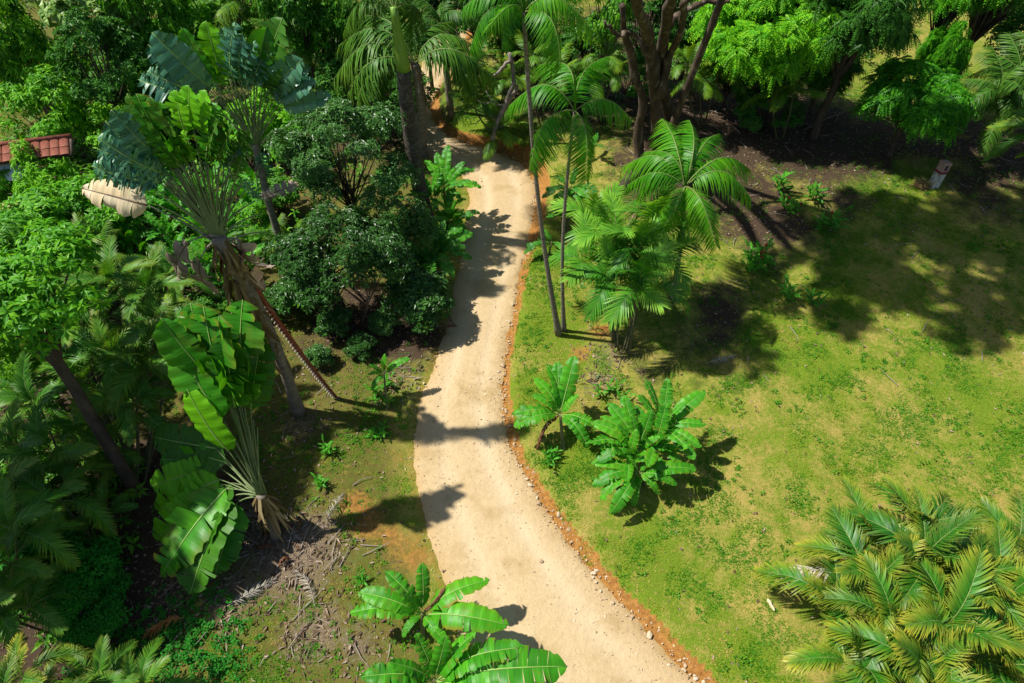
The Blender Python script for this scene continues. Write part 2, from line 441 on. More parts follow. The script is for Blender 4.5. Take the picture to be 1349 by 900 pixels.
def midrib(sag=0.12, r=0.012, pet=0.0, mat=None, stalk=0.0):
    mb = MB(); t = np.linspace(-stalk, 1.0, 12)
    P = np.stack([pet + (1 - pet) * t, 0 * t, arc(np.clip(t, 0, 1), sag) + 0.004 + np.minimum(t, 0) * 0.3], 1)
    mb.tube(P, np.linspace(r, r * 0.25, 12), 5)
    return mb.build('midrib', [mat or M['banana_mid']])

def frond(seed, mats, pairs=40, ll=0.30, sag=0.16, lift=0.3, hang=0.12, sweep=(0.5, 1.0), w=0.016, bare=0.16, jit=0.10, segs=3, r=0.010, fade=1.0, prof=0.62, plum=0.0, miss=0.0, tipy=1.0, tpow=1.6):
    """a feather palm leaf: stalk and two rows of strap leaflets"""
    rs = np.random.RandomState(seed); mb = MB()
    tt = np.linspace(0, 1, 12)
    lat = rs.normal(0, 0.03)
    cy_ = lambda t: lat * np.sin(np.pi * t)
    P = np.stack([tt, cy_(tt), arc(tt, sag)], 1)
    mb.tube(P, np.linspace(r, r * 0.2, 12), 5, 1, False)
    S = np.array([0, .22, .48, .74, 1.0]) if segs == 4 else np.array([0, .28, .62, 1.0])
    wp = np.array([.45, 1.0, .9, .55, 0.0]) if segs == 4 else np.array([.5, 1.0, .75, 0.0])
    for side in (-1, 1):
        for k in range(pairs):
            if rs.rand() < miss: continue
            u = (k + rs.uniform(-.3, .3)) / pairs; u = min(max(u, 0), 1)
            t = bare + (1 - bare) * u
            e = 1e-2; T = np.array([2 * e, cy_(t + e) - cy_(t - e), float(arc(min(t + e, 1), sag) - arc(t - e, sag))]); T /= np.linalg.norm(T)
            U = np.array([-T[2], 0, T[0]]); U /= np.linalg.norm(U)
            Sd = np.array([0, side, 0.0])
            L = ll * (np.sin(np.pi * (0.16 + 0.80 * u)) ** prof) * rs.uniform(0.9, 1.08)
            a = sweep[0] + (sweep[1] - sweep[0]) * u + rs.normal(0, jit * .5)
            v = lift + rs.normal(0, jit) + plum * rs.choice([-1, 0, 1])
            d = Sd * (math.cos(a) * math.cos(v)) + T * math.sin(a) + U * (math.cos(a) * math.sin(v))
            wd = T - d * np.dot(T, d); wd /= np.linalg.norm(wd) + 1e-9
            p0 = np.array([t, cy_(t), float(arc(t, sag))])
            hh = hang * rs.uniform(.7, 1.3)
            pts = p0 + d * (L * S)[:, None] + np.array([0, 0, -1.0]) * (hh * L * S ** 2)[:, None] * 1.0
            ww = w * wp * (0.65 + 0.35 * math.sin(math.pi * u))
            n = len(S)
            V = np.vstack([pts[:-1] - wd * ww[:-1, None], pts[:-1] + wd * ww[:-1, None], pts[-1:]])
            m = n - 1
            q = [[j, j + 1, m + j + 1, m + j] for j in range(m - 1)]
            q2 = [[m - 1, 2 * m, 2 * m - 1]]
            av = tipy * np.clip(S * fade * 0.75 + 0.6 * max(0, u - 0.55), 0, 1) ** tpow
            mb.add(V, q, q2, 0, np.concatenate([av[:-1], av[:-1], av[-1:]]))
    return mb.build('frond', mats)

def leaf_cards(b, d, nr, L, W, fold=0.25, bend=0.2, big=False):
    """many leaves at once: bases b, directions d, faces nr (n,3); returns V, quads/tris"""
    n = len(b); L = np.broadcast_to(L, (n,))[:, None]; W = np.broadcast_to(W, (n,))[:, None]
    s = np.cross(nr, d); s /= np.linalg.norm(s, axis=1)[:, None] + 1e-9
    nr = np.cross(d, s)
    if big:
        V = np.stack([b, b + d * L * .45 + s * W + nr * W * fold, b + d * L * .5 - nr * L * bend * .1, b + d * L * .45 - s * W + nr * W * fold, b + d * L - nr * L * bend], 1).reshape(-1, 3)
        k = np.arange(n)[:, None] * 5
        t = np.concatenate([k + [0, 2, 1], k + [0, 3, 2], k + [1, 2, 4], k + [2, 3, 4]])
    else:
        V = np.stack([b, b + d * L * .45 + s * W + nr * W * fold, b + d * L - nr * L * bend, b + d * L * .45 - s * W + nr * W * fold], 1).reshape(-1, 3)
        k = np.arange(n)[:, None] * 4
        t = np.concatenate([k + [0, 2, 1], k + [0, 3, 2]])
    return V, t

def unit(v): return v / (np.linalg.norm(v, axis=-1, keepdims=True) + 1e-9)

def rosettes(rs, C, A, k, th=(0.9, 1.5), droop=0.2):
    """k leaves round each twig end C that points along A: bases, directions, faces"""
    n = len(C)
    A = unit(A); ref = np.where(np.abs(A[:, 2:3]) < .9, [[0, 0, 1.0]], [[1.0, 0, 0]])
    u = unit(np.cross(A, ref)); v = np.cross(A, u)
    az = (np.arange(k)[None] * 2.39996 + rs.uniform(0, 6.28, (n, 1)) + rs.normal(0, .25, (n, k)))
    t = rs.uniform(th[0], th[1], (n, k))
    d = A[:, None] * np.cos(t)[..., None] + (u[:, None] * np.cos(az)[..., None] + v[:, None] * np.sin(az)[..., None]) * np.sin(t)[..., None]
    d[..., 2] -= droop * rs.uniform(.5, 1.5, (n, k)); d = unit(d)
    nr = A[:, None] + rs.normal(0, .25, (n, k, 3)) + np.array([0, 0, .35])
    b = np.repeat(C[:, None], k, 1) + d * 0.02
    return b.reshape(-1, 3), d.reshape(-1, 3), unit(nr.reshape(-1, 3))

def crown_shape(seed, r, nclump, cr, shell=(.55, 1.0), low=-0.35):
    rs = np.random.RandomState(seed)
    d = []
    while len(d) < nclump:
        v = rs.normal(size=3); v /= np.linalg.norm(v)
        if v[2] > low: d.append(v)
    d = np.array(d); rad = rs.uniform(shell[0], shell[1], (nclump, 1))
    return d * rad * np.asarray(r), cr * rs.uniform(.65, 1.35, nclump), rs

def tree_parts(seed, h, r, nclump, cr, style, leaf, n_tw, k=7, L=.2, W=.05, mats=None, bark=None, tr=.14, lean=(0, 0), fork=.45, low=-.35, limbs=True, droop=.2, trunks=1, clear=0.0, flat=1.0):
    """trunk with limbs, and a crown of leaf clumps. Returns (trunk mesh, crown mesh); h is the height of the crown's centre"""
    C, cr_, rs = crown_shape(seed, r, nclump, cr, low=low)
    top = np.array([lean[0], lean[1], h])
    C = C + top
    C[:, 2] = np.maximum(C[:, 2], clear)
    # crown
    Vs, Ts, n = [], [], 0
    for c, q in zip(C, cr_):
        m = max(4, int(n_tw * (q / cr) ** 2))
        v = unit(rs.normal(size=(m, 3))); v[:, 2] = np.where(v[:, 2] < -.45, -v[:, 2], v[:, 2])
        p = c + v * q * rs.uniform(.55, 1.0, (m, 1)) * np.array([1, 1, .7 * flat])
        ax = unit(v * .7 + unit(c - top + [0, 0, .3 * r[2]])[None] * .35 + np.array([0, 0, .45]) + rs.normal(0, .2, (m, 3)))
        b, d, nr = rosettes(rs, p, ax, k, droop=droop)
        if style == 'pinnate':
            ns = 7; S = np.linspace(.22, 1, ns)
            nb = len(b); LL = L * rs.uniform(.75, 1.2, nb)
            side = unit(np.cross(nr, d))
            pos = b[:, None] + d[:, None] * (LL[:, None] * S)[..., None] - np.array([0, 0, 1.0]) * (LL[:, None] * .35 * S ** 2)[..., None]
            dd = np.concatenate([d[:, None] * .55 + side[:, None] * .8 + 0 * pos, d[:, None] * .55 - side[:, None] * .8 + 0 * pos], 1)
            dd[..., 2] -= .25
            pp = np.concatenate([pos, pos], 1).reshape(-1, 3); dd = unit(dd.reshape(-1, 3))
            nn = np.repeat(nr[:, None], 2 * ns, 1).reshape(-1, 3)
            ls = np.concatenate([1.05 - .45 * S, 1.05 - .45 * S])[None] * LL[:, None] * .36
            V, T = leaf_cards(pp, dd, nn, ls.ravel(), ls.ravel() * .22, .2, .25)
        else:
            V, T = leaf_cards(b, d, nr, L * rs.uniform(.7, 1.25, len(b)), W * rs.uniform(.8, 1.2, len(b)), .25, .22, style == 'big')
        Vs.append(V); Ts.append(T + n); n += len(V)
    crown = mesh('crown', np.vstack(Vs), [np.vstack(Ts)], [mats], None, False)
    # trunk and limbs
    mb = MB()
    for q in range(trunks):
        f0 = np.array([rs.normal(0, .12), rs.normal(0, .12), 0]) * (trunks > 1) * (1 + tr)
        t = np.linspace(0, 1, 9)[:, None]
        fk = np.array([lean[0] * fork, lean[1] * fork, max(.25, (h - r[2] * .5) * (fork + .35))]) + f0 * 3
        wob = np.cumsum(rs.normal(0, .05 * tr * 5, (9, 3)), 0) * np.array([1, 1, 0]) * t
        P = f0 * t ** 0 + (fk - f0) * t + wob; P[0, 2] = -.15
        mb.tube(P, tr * (1.35 - .55 * t[:, 0] ** .4) , 9)
        if limbs:
            mine = [c for i, c in enumerate(C) if i % trunks == q]
            for c in mine:
                e = c - (c - top) * .12
                mid = P[-1] * .45 + e * .55 + np.array([rs.normal(0, .15), rs.normal(0, .15), -.12 * r[2]])
                s0 = P[rs.randint(6, 9)]
                u = np.linspace(0, 1, 6)[:, None]
                Q = s0 * (1 - u) ** 2 + 2 * u * (1 - u) * mid + e * u ** 2
                mb.tube(Q, np.linspace(tr * .42, tr * .08, 6), 5)
    return mb.build('trunk', [bark or M['bark']]), crown

# ------------------------------------------------------------------ the land
rs0 = np.random.RandomState(7)
def grid_axis(lo, hi, step, far):
    core = np.arange(lo, hi + 1e-6, step)
    ext = []; s = step; v = hi
    while v < far:
        s *= 1.45; v += s; ext.append(v)
    ext2 = []; s = step; v = lo
    while v > -far:
        s *= 1.45; v -= s; ext2.append(v)
    return np.array(ext2[::-1] + list(core) + ext)
gx = grid_axis(-26, 26, 0.13, 900); gy = grid_axis(2, 46, 0.13, 900)
GX, GY = np.meshgrid(gx, gy, indexing='ij')
gz, gd, gs = land(GX, GY, True)
ni, nj = GX.shape
ii = (np.arange(ni - 1)[:, None] * nj + np.arange(nj - 1)[None]).ravel()
gq = np.stack([ii, ii + nj, ii + nj + 1, ii + 1], 1)

def blob(X, Y, spots):
    """soft patches laid on the land: (px, py, radius m, strength)"""
    m = np.zeros(X.shape)
    for px, py, r, s in spots:
        c = at_z(px, py, 0.1)
        m = np.maximum(m, s * np.exp(-((X - c[0]) ** 2 + (Y - c[1]) ** 2) / (r * r) * .9))
    return m
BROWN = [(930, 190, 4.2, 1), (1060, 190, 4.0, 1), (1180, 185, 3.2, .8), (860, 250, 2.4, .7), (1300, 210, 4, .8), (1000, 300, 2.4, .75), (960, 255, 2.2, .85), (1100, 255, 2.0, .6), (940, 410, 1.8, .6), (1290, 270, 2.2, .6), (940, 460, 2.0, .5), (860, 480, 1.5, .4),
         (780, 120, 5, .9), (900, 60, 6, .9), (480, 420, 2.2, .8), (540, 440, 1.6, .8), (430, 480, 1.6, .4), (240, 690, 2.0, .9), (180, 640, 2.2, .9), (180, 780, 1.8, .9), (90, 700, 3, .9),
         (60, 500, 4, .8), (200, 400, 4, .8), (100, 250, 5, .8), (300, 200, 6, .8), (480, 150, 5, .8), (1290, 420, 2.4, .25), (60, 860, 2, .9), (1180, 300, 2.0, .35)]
LITTER = [(385, 735, 1.2, 1), (330, 705, .8, .9), (420, 700, .6, .7), (410, 830, .8, .8), (310, 780, .9, .8), (470, 850, .6, .6), (250, 760, .9, .6), (400, 560, .7, .5), (530, 500, .8, .5),
          (800, 470, .8, .5), (790, 505, .7, .5)]
SOIL = [(470, 665, .5, 1), (512, 705, .5, 1), (548, 735, .5, 1), (485, 690, .6, 1), (530, 720, .8, .8), (440, 560, .7, .5), (520, 600, .5, .5), (765, 467, .45, 1), (790, 440, .5, .9), (770, 420, .4, .7), (940, 340, .9, .45), (700, 225, .8, .7)]
LUSH = [(300, 845, 1.0, .8), (345, 880, 1.0, .8), (480, 780, .6, .7), (430, 770, .5, .5), (430, 600, 1.0, .8), (470, 560, .8, .5), (720, 430, 1.2, .9), (700, 520, .8, .9), (760, 610, .8, .8), (1040, 460, 1.4, .9), (1100, 390, 1.2, .6), (600, 160, 2, .9), (350, 330, 1.5, .6),
        (860, 740, .8, .5), (960, 860, .7, .8), (640, 190, 2, .7), (1150, 260, 2.0, .5), (700, 350, 1, .7), (1320, 560, 2, .5)]
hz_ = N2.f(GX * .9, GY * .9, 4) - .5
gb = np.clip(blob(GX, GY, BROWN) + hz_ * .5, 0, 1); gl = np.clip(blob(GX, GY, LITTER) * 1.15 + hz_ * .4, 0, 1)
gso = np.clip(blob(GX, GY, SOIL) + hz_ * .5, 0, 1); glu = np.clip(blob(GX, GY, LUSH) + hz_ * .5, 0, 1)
# the cut edge of bare orange earth along the right of the road, and a thin worn edge on the left
dj = gd + 0.16 * (N2.f(GX * 2.3, GY * 2.3, 3) - 0.5)
bw = 0.10 + 0.26 * N3.f(GX * .6, GY * .6, 3) + 0.30 * sstep(19, 22.5, GY) * (1 - .6 * sstep(25, 27, GY))
cut = (gs > 0) * (1 - sstep(bw * .75, bw * 1.25, dj)) * sstep(-.3, 0, gd) + (gs <= 0) * (1 - sstep(.05, .35, dj)) * .38
leftzone = (gs <= 0) * sstep(.1, .9, gd + .4 * hz_)
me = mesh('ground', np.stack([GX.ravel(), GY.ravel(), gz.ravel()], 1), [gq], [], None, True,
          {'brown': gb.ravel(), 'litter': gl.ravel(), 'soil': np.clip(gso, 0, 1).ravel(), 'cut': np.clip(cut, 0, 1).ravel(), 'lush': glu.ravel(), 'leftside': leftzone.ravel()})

m, nt, out = nmat('land')
geo = N(nt, 'ShaderNodeNewGeometry'); pos = geo.outputs['Position']
A = lambda k: N(nt, 'ShaderNodeAttribute', attribute_name=k).outputs['Fac']
n_f = noise(nt, pos, 9.0, 6, .7); n_m = noise(nt, pos, 2.1, 5, .65); n_l = noise(nt, pos, .42, 4, .6); n_s = noise(nt, pos, 34.0, 4, .7)
dry = ramp(nt, n_s, [(.25, (.17, .135, .030)), (.5, (.34, .265, .068)), (.8, (.49, .38, .13))])
grn = ramp(nt, n_s, [(.25, (.045, .10, .008)), (.5, (.125, .195, .012)), (.8, (.25, .29, .025))])
gf = mth(nt, 'ADD', mth(nt, 'MULTIPLY', n_f, .55), mth(nt, 'ADD', mth(nt, 'MULTIPLY', n_m, .6), mth(nt, 'MULTIPLY', n_l, .45)))
gf = mth(nt, 'ADD', gf, mth(nt, 'MULTIPLY', A('lush'), .28))
c = mixc(nt, ramp(nt, gf, [(.66, (0, 0, 0)), (.90, (1, 1, 1))]), dry, grn)
olive = ramp(nt, n_f, [(.3, (.045, .032, .012)), (.45, (.11, .075, .025)), (.58, (.075, .105, .012)), (.66, (.13, .095, .03)), (.85, (.28, .20, .10))])
c = mixc(nt, mth(nt, 'MULTIPLY', A('leftside'), .8), c, olive)
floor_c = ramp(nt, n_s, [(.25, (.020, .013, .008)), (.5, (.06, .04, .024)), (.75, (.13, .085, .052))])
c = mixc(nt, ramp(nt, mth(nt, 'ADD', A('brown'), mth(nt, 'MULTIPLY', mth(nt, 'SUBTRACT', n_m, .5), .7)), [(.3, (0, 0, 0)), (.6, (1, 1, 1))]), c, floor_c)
lit_c = ramp(nt, n_s, [(.25, (.06, .042, .026)), (.5, (.17, .125, .08)), (.75, (.40, .32, .23))])
c = mixc(nt, ramp(nt, mth(nt, 'ADD', A('litter'), mth(nt, 'MULTIPLY', mth(nt, 'SUBTRACT', n_f, .5), 2.2)), [(.35, (0, 0, 0)), (.85, (1, 1, 1))]), c, lit_c)
soil_c = ramp(nt, n_f, [(.25, (.12, .055, .015)), (.45, (.28, .125, .030)), (.6, (.36, .18, .045)), (.8, (.42, .25, .09))])
c = mixc(nt, ramp(nt, mth(nt, 'ADD', A('soil'), mth(nt, 'MULTIPLY', mth(nt, 'SUBTRACT', n_f, .5), 1.8)), [(.45, (0, 0, 0)), (.95, (.85, .85, .85))]), c, soil_c)
c = mixc(nt, ramp(nt, mth(nt, 'ADD', A('cut'), mth(nt, 'MULTIPLY', mth(nt, 'SUBTRACT', n_f, .5), 1.0)), [(.3, (0, 0, 0)), (.6, (1, 1, 1))]), c, soil_c)
p = N(nt, 'ShaderNodeBsdfPrincipled', ins={'Roughness': .95}); p.inputs['Specular IOR Level'].default_value = .15
nt.links.new(c, p.inputs['Base Color'])
hsum = mth(nt, 'ADD', n_f, mth(nt, 'MULTIPLY', n_s, .5))
b = N(nt, 'ShaderNodeBump', ins={'Strength': .8, 'Distance': .05}); nt.links.new(hsum, b.inputs['Height'])
nt.links.new(b.outputs[0], p.inputs['Normal']); nt.links.new(p.outputs[0], out.inputs[0])
M['land'] = m
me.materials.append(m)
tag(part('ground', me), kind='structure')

# ------------------------------------------------------------------ the road sheet
m, nt, out = nmat('crushed_stone_road')
geo = N(nt, 'ShaderNodeNewGeometry'); pos = geo.outputs['Position']
r1 = noise(nt, pos, 60, 5, .75); r2 = noise(nt, pos, 7, 5, .65); r3 = noise(nt, pos, 1.1, 4, .6)
vor = N(nt, 'ShaderNodeTexVoronoi', ins={'Scale': 26.0}); nt.links.new(pos, vor.inputs['Vector'])
c = ramp(nt, r1, [(.22, (.27, .18, .08)), (.45, (.48, .355, .19)), (.62, (.58, .45, .265)), (.85, (.74, .61, .41))])
c = mixc(nt, mth(nt, 'MULTIPLY', mth(nt, 'SUBTRACT', r2, .42), 1.6, True), c, (.62, .475, .27))
c = mixc(nt, mth(nt, 'MULTIPLY', mth(nt, 'SUBTRACT', r3, .50), 2.2, True), c, (.43, .30, .13))
c = mixc(nt, mth(nt, 'MULTIPLY', N(nt, 'ShaderNodeAttribute', attribute_name='edge').outputs['Fac'], .8), c, (.40, .255, .10))
c = mixc(nt, mth(nt, 'MULTIPLY', N(nt, 'ShaderNodeAttribute', attribute_name='rut').outputs['Fac'], .55), c, (.64, .52, .34))
r4 = noise(nt, pos, .55, 5, .7)
c = mixc(nt, mth(nt, 'MULTIPLY', mth(nt, 'SUBTRACT', r4, .53), 4.0, True), c, (.36, .25, .11))
sp = ramp(nt, vor.outputs['Color'], [(.90, (0, 0, 0)), (.94, (1, 1, 1))])
c = mixc(nt, mth(nt, 'MULTIPLY', sp, .55), c, (.20, .13, .07))
p = N(nt, 'ShaderNodeBsdfPrincipled', ins={'Roughness': .93}); p.inputs['Specular IOR Level'].default_value = .2
nt.links.new(c, p.inputs['Base Color'])
b = N(nt, 'ShaderNodeBump', ins={'Strength': .7, 'Distance': .025}); nt.links.new(mth(nt, 'ADD', r1, mth(nt, 'MULTIPLY', r2, 2.0)), b.inputs['Height'])
nt.links.new(b.outputs[0], p.inputs['Normal']); nt.links.new(p.outputs[0], out.inputs[0])
M['road'] = m
nr, nc = NR * 2, 26
Ls2, Rs2 = resample(Le, nr), resample(Re, nr)
u = np.linspace(0, 1, nc)[None, :, None]
RP = Ls2[:, None] * (1 - u) + Rs2[:, None] * u
eu = (np.linspace(-1, 1, nc)[None] + 0 * RP[..., 0])
wn = np.linalg.norm(Rs2 - Ls2, axis=1)[:, None]
# ragged edges
off = (np.abs(eu) > .6) * np.sign(eu) * ((N2.f(RP[..., 0] * 2.6, RP[..., 1] * 2.6, 4) - .5) * .42) * ((np.abs(eu) - .6) / .4)
dirn = (Rs2 - Ls2) / wn
RX = RP[..., 0] + off * dirn[:, None, 0]; RY = RP[..., 1] + off * dirn[:, None, 1]
RZ = 0.012 + .045 * (1 - eu ** 2) + .03 * (N1.f(RX * .8, RY * .8, 3) - .5) + .02 * (N3.f(RX * 4, RY * 4, 2) - .5) - .05 * np.abs(eu) ** 12
RZ = RZ - .02 * (np.exp(-((np.abs(eu) - .42) / .13) ** 2))
ii = (np.arange(nr - 1)[:, None] * nc + np.arange(nc - 1)[None]).ravel()
edge = np.clip(np.abs(eu) ** 7 + .35 * (N2.f(RX * 1.3, RY * 1.3, 3) - .5), 0, 1)
edge = edge + .25 * sstep(12, 24, RY)  # far road browner across its width: tree shade put into the colour
rut = (np.exp(-((np.abs(eu) - .42) / .15) ** 2)) * (.35 + 1.3 * N3.f(RX * 1.1, RY * .5, 3) - .3)
me = mesh('dirt_road', np.stack([RX, RY, RZ], -1).reshape(-1, 3), [np.stack([ii, ii + 1, ii + nc + 1, ii + nc], 1)], [m], None, True, {'edge': np.clip(edge, 0, 1).ravel(), 'rut': np.clip(rut, 0, 1).ravel()})
tag(part('dirt_road', me), kind='structure')

# ================================================================== THINGS
UPZ = np.array([0, 0, 1.0])
# ---- shared leaf meshes
def fronds(style):
    P = dict(areca=dict(mats=[M['areca'], M['rachis']], pairs=50, ll=.30, lift=.42, hang=.28, sweep=(.55, 1.05), w=.0095, segs=4, fade=1.1, tpow=1.35, jit=.18),
             areca_d=dict(mats=[M['areca_d'], M['rachis']], pairs=46, ll=.31, lift=.30, hang=.34, sweep=(.55, 1.05), w=.0125, segs=4, fade=1.0, tpow=1.9, jit=.16),
             areca_l=dict(mats=[M['areca_l'], M['rachis']], pairs=40, ll=.27, lift=.36, hang=.25, sweep=(.55, 1.05), w=.013, fade=1.0),
             slim=dict(mats=[M['slim'], M['rachis']], pairs=58, ll=.30, lift=-.42, hang=.70, sweep=(.30, .85), w=.0115, segs=4, fade=.5, bare=.07, prof=.45),
             clump=dict(mats=[M['clump'], M['rachis']], pairs=34, ll=.44, lift=.12, hang=.26, sweep=(.55, 1.15), w=.0165, segs=4, fade=1.15, tpow=1.2, bare=.10, prof=.5),
             royal=dict(mats=[M['royal'], M['rachis']], pairs=60, ll=.27, lift=-.25, hang=.75, sweep=(.3, .9), w=.011, segs=4, fade=.6, bare=.10, plum=.35, prof=.5),
             forest=dict(mats=[M['forest_palm'], M['rachis']], pairs=38, ll=.29, lift=-.05, hang=.45, sweep=(.45, 1.0), w=.0125, fade=.8),
             dead=dict(mats=[M['dead_frond'], M['dead_frond']], pairs=34, ll=.24, lift=.3, hang=.5, sweep=(.6, 1.1), w=.011, miss=.15, jit=.3),
             grey=dict(mats=[M['grey_frond'], M['grey_frond']], pairs=30, ll=.22, lift=-.1, hang=.7, sweep=(.6, 1.1), w=.011, miss=.2, jit=.35))[style]
    sags = dict(slim=(.14, .24, .34), royal=(.14, .22, .32), dead=(.1, .16), grey=(.12, .2)).get(style, (.10, .18, .27))
    out = []
    for i, sg in enumerate(sags):
        for v in range(2):
            out.append(frond(sum(map(ord, style)) * 10 + i * 7 + v, sag=sg, **P))
    return out
FR = {k: fronds(k) for k in ('areca', 'areca_d', 'areca_l', 'slim', 'clump', 'royal', 'forest', 'dead', 'grey')}
def pick_frond(style, steep, r):
    """more upright leaves are less arched"""
    L = FR[style]; n = len(L) // 2
    i = 0 if steep > .75 else (1 if steep > .2 else min(2, n - 1))
    return L[min(i, n - 1) * 2 + r.randint(0, 1)]

BAN = {}
for key, mat, W in (('near', 'banana', .165), ('far', 'banana_far', .165), ('hel', 'heliconia', .14), ('brown', 'brown_leaf', .08), ('grey', 'grey_leaf', .12), ('cream', 'cream_leaf', .145)):
    L = []
    for i, sg in enumerate((.07, .15, .24)):
        for v in range(3):
            dead = key in ('brown', 'grey', 'cream')
            L.append((blade(91 + i * 10 + v + len(key), W=W, sag=sg, fold=.30 if not dead else .5, droop=.34 if not dead else 1.0 + .5 * (key != 'cream'),
                            tears=(4, 10, 15)[v] if not dead else 9, n=26, ripple=.016 if key == 'near' else .022, twist=.16 if not dead else .3, mats=[M[mat]]), sg))
    BAN[key] = L
MID = {sg: midrib(sg, .011, stalk=.10) for sg in (.07, .15, .24)}
MIDF = {sg: midrib(sg, .009, stalk=.12, mat=M['rachis']) for sg in (.07, .15, .24)}
MIDB = {sg: midrib(sg, .009, stalk=.12, mat=M['bark_tan']) for sg in (.07, .15, .24)}

def stem(name, base, top, r0, r1, mat, parent, bend=0.0, rings=0, sides=10, n=12, flare=0.0, wob=0.0, seed=0):
    b = np.asarray(base, float); t_ = np.asarray(top, float); t = np.linspace(0, 1, n)[:, None]
    P = b + (t_ - b) * t
    d = unit(t_ - b); s = unit(np.cross(d, [0, 1.0, 0.2]))
    P = P + s * bend * np.sin(np.pi * t) * np.linalg.norm(t_ - b)
    if wob:
        r_ = np.random.RandomState(seed); P = P + np.cumsum(r_.normal(0, wob, (n, 3)), 0) * np.sin(np.pi * t) * [1, 1, 0]
    R = r0 + (r1 - r0) * t[:, 0] + flare * np.exp(-t[:, 0] * 9)
    if rings: R = R * (1 + .06 * (np.arange(n) % 2))
    P[0] = P[0] - d * .12
    mb = MB(); mb.tube(P, R, sides); o = part(name, mb.build(name, [mat]), parent)
    return o, P

def loc(th, P):      # a point of the land in the thing's own frame (things are never turned)
    return np.asarray(P, float) - np.array(th.location)

def put_leaf(th, base, tip, kind='near', roll=0.0, r=random, wide=1.0, sub=True, name='leaf', label=None, tears=None, sag=None):
    dz = (tip[2] - base[2]) / (np.linalg.norm(np.asarray(tip) - base) + 1e-9)
    i = 0 if dz > .6 else (1 if dz > .05 else 2)
    if sag is not None: i = sag
    v = r.randint(0, 2) if tears is None else tears
    me, sg = BAN[kind][i * 3 + v]
    Mx = frame(base, tip, roll=roll, wide=wide)
    o = part(name, me, th, Mx, label)
    if sub:
        part('midrib', (MID if kind == 'near' else MIDB if kind in ('brown', 'grey', 'cream') else MIDF)[sg], o)
    return o

def banana(px, tops, label, group=None, kind='near', name='banana_plant', cat='banana plant', seed=0, stem_r=.07, wide=1.0):
    """tops: list of (crown px, crown height, [(tip px, tip dz, roll)...] or (n leaves, length))"""
    r = random.Random(seed); B = at(*px)
    th = thing(name, B, label, cat, group)
    for crown, cz, leaves in tops:
        C = loc(th, at_z(crown[0], crown[1], B[2] + cz))
        foot = np.array([C[0] * .35, C[1] * .35, 0]) if len(tops) > 1 else np.zeros(3)
        foot[2] = float(land(B[0] + foot[0], B[1] + foot[1])[0]) - B[2]
        stem('pseudostem', foot, C, stem_r, stem_r * .55, M['stem_green'] if kind == 'near' else M['cane'], th, sides=8, flare=stem_r * .3)
        if isinstance(leaves, tuple):
            n, L = leaves; ls = []
            for i in range(n):
                az = i * 2.39996 + r.uniform(-.3, .3) + seed; q = i / max(1, n - 1)
                e = (1 - q) * 1.25 + q * -.05 + r.uniform(-.12, .12)
                l = L * r.uniform(.8, 1.1) * (.75 + .35 * math.sin(math.pi * (.2 + .7 * q)))
                ls.append((C + l * np.array([math.cos(e) * math.cos(az), math.cos(e) * math.sin(az), math.sin(e)]), r.uniform(-.25, .25), kind, None))
        else:
            ls = []
            for lf in leaves:
                tip = loc(th, at_z(lf[0], lf[1], B[2] + cz + lf[2]))
                ls.append((tip, lf[3] if len(lf) > 3 else r.uniform(-.2, .2), lf[4] if len(lf) > 4 else kind, lf[5] if len(lf) > 5 else None))
        for tip, roll, kd, lab in ls:
            d = unit(np.array(tip) - C)
            b = C + d * .10 * np.linalg.norm(np.array(tip) - C) * (1 if kd != 'brown' else .5)
            put_leaf(th, b, tip, kd, roll, r, wide=wide, label=lab, name='leaf' if kd != 'brown' else 'dead_leaf')
    return th

def auto_fronds(th, C, n, L, style, r, lo=-.45, hi=1.15, az0=0, name='frond', spread=1.0, spear=True, start=0.0, lenj=(.85, 1.12)):
    C = np.asarray(C, float)
    for i in range(n):
        az = az0 + i * 2.39996 + r.uniform(-.25, .25); q = i / max(1, n - 1)
        e = hi + (lo - hi) * q ** .8 + r.uniform(-.12, .12)
        l = L * r.uniform(*lenj)
        tip = C + l * np.array([math.cos(e) * math.cos(az), math.cos(e) * math.sin(az), math.sin(e)])
        part(name, pick_frond(style if isinstance(style, str) else r.choice(style), math.sin(e), r), th, frame(C + np.array([0, 0, -start * q]), tip, roll=r.uniform(-.35, .35)))
    if spear:
        mb = MB(); mb.tube([C, C + [r.uniform(-.03, .03) * L, r.uniform(-.03, .03) * L, .30 * L], C + [r.uniform(-.08, .08) * L, r.uniform(-.06, .06) * L, .6 * L]], [.014 * L + .006, .016 * L + .006, .002], 6)
        part('spear_leaf', mb.build('spear_leaf', [M['slim'], M['slim']]), th)

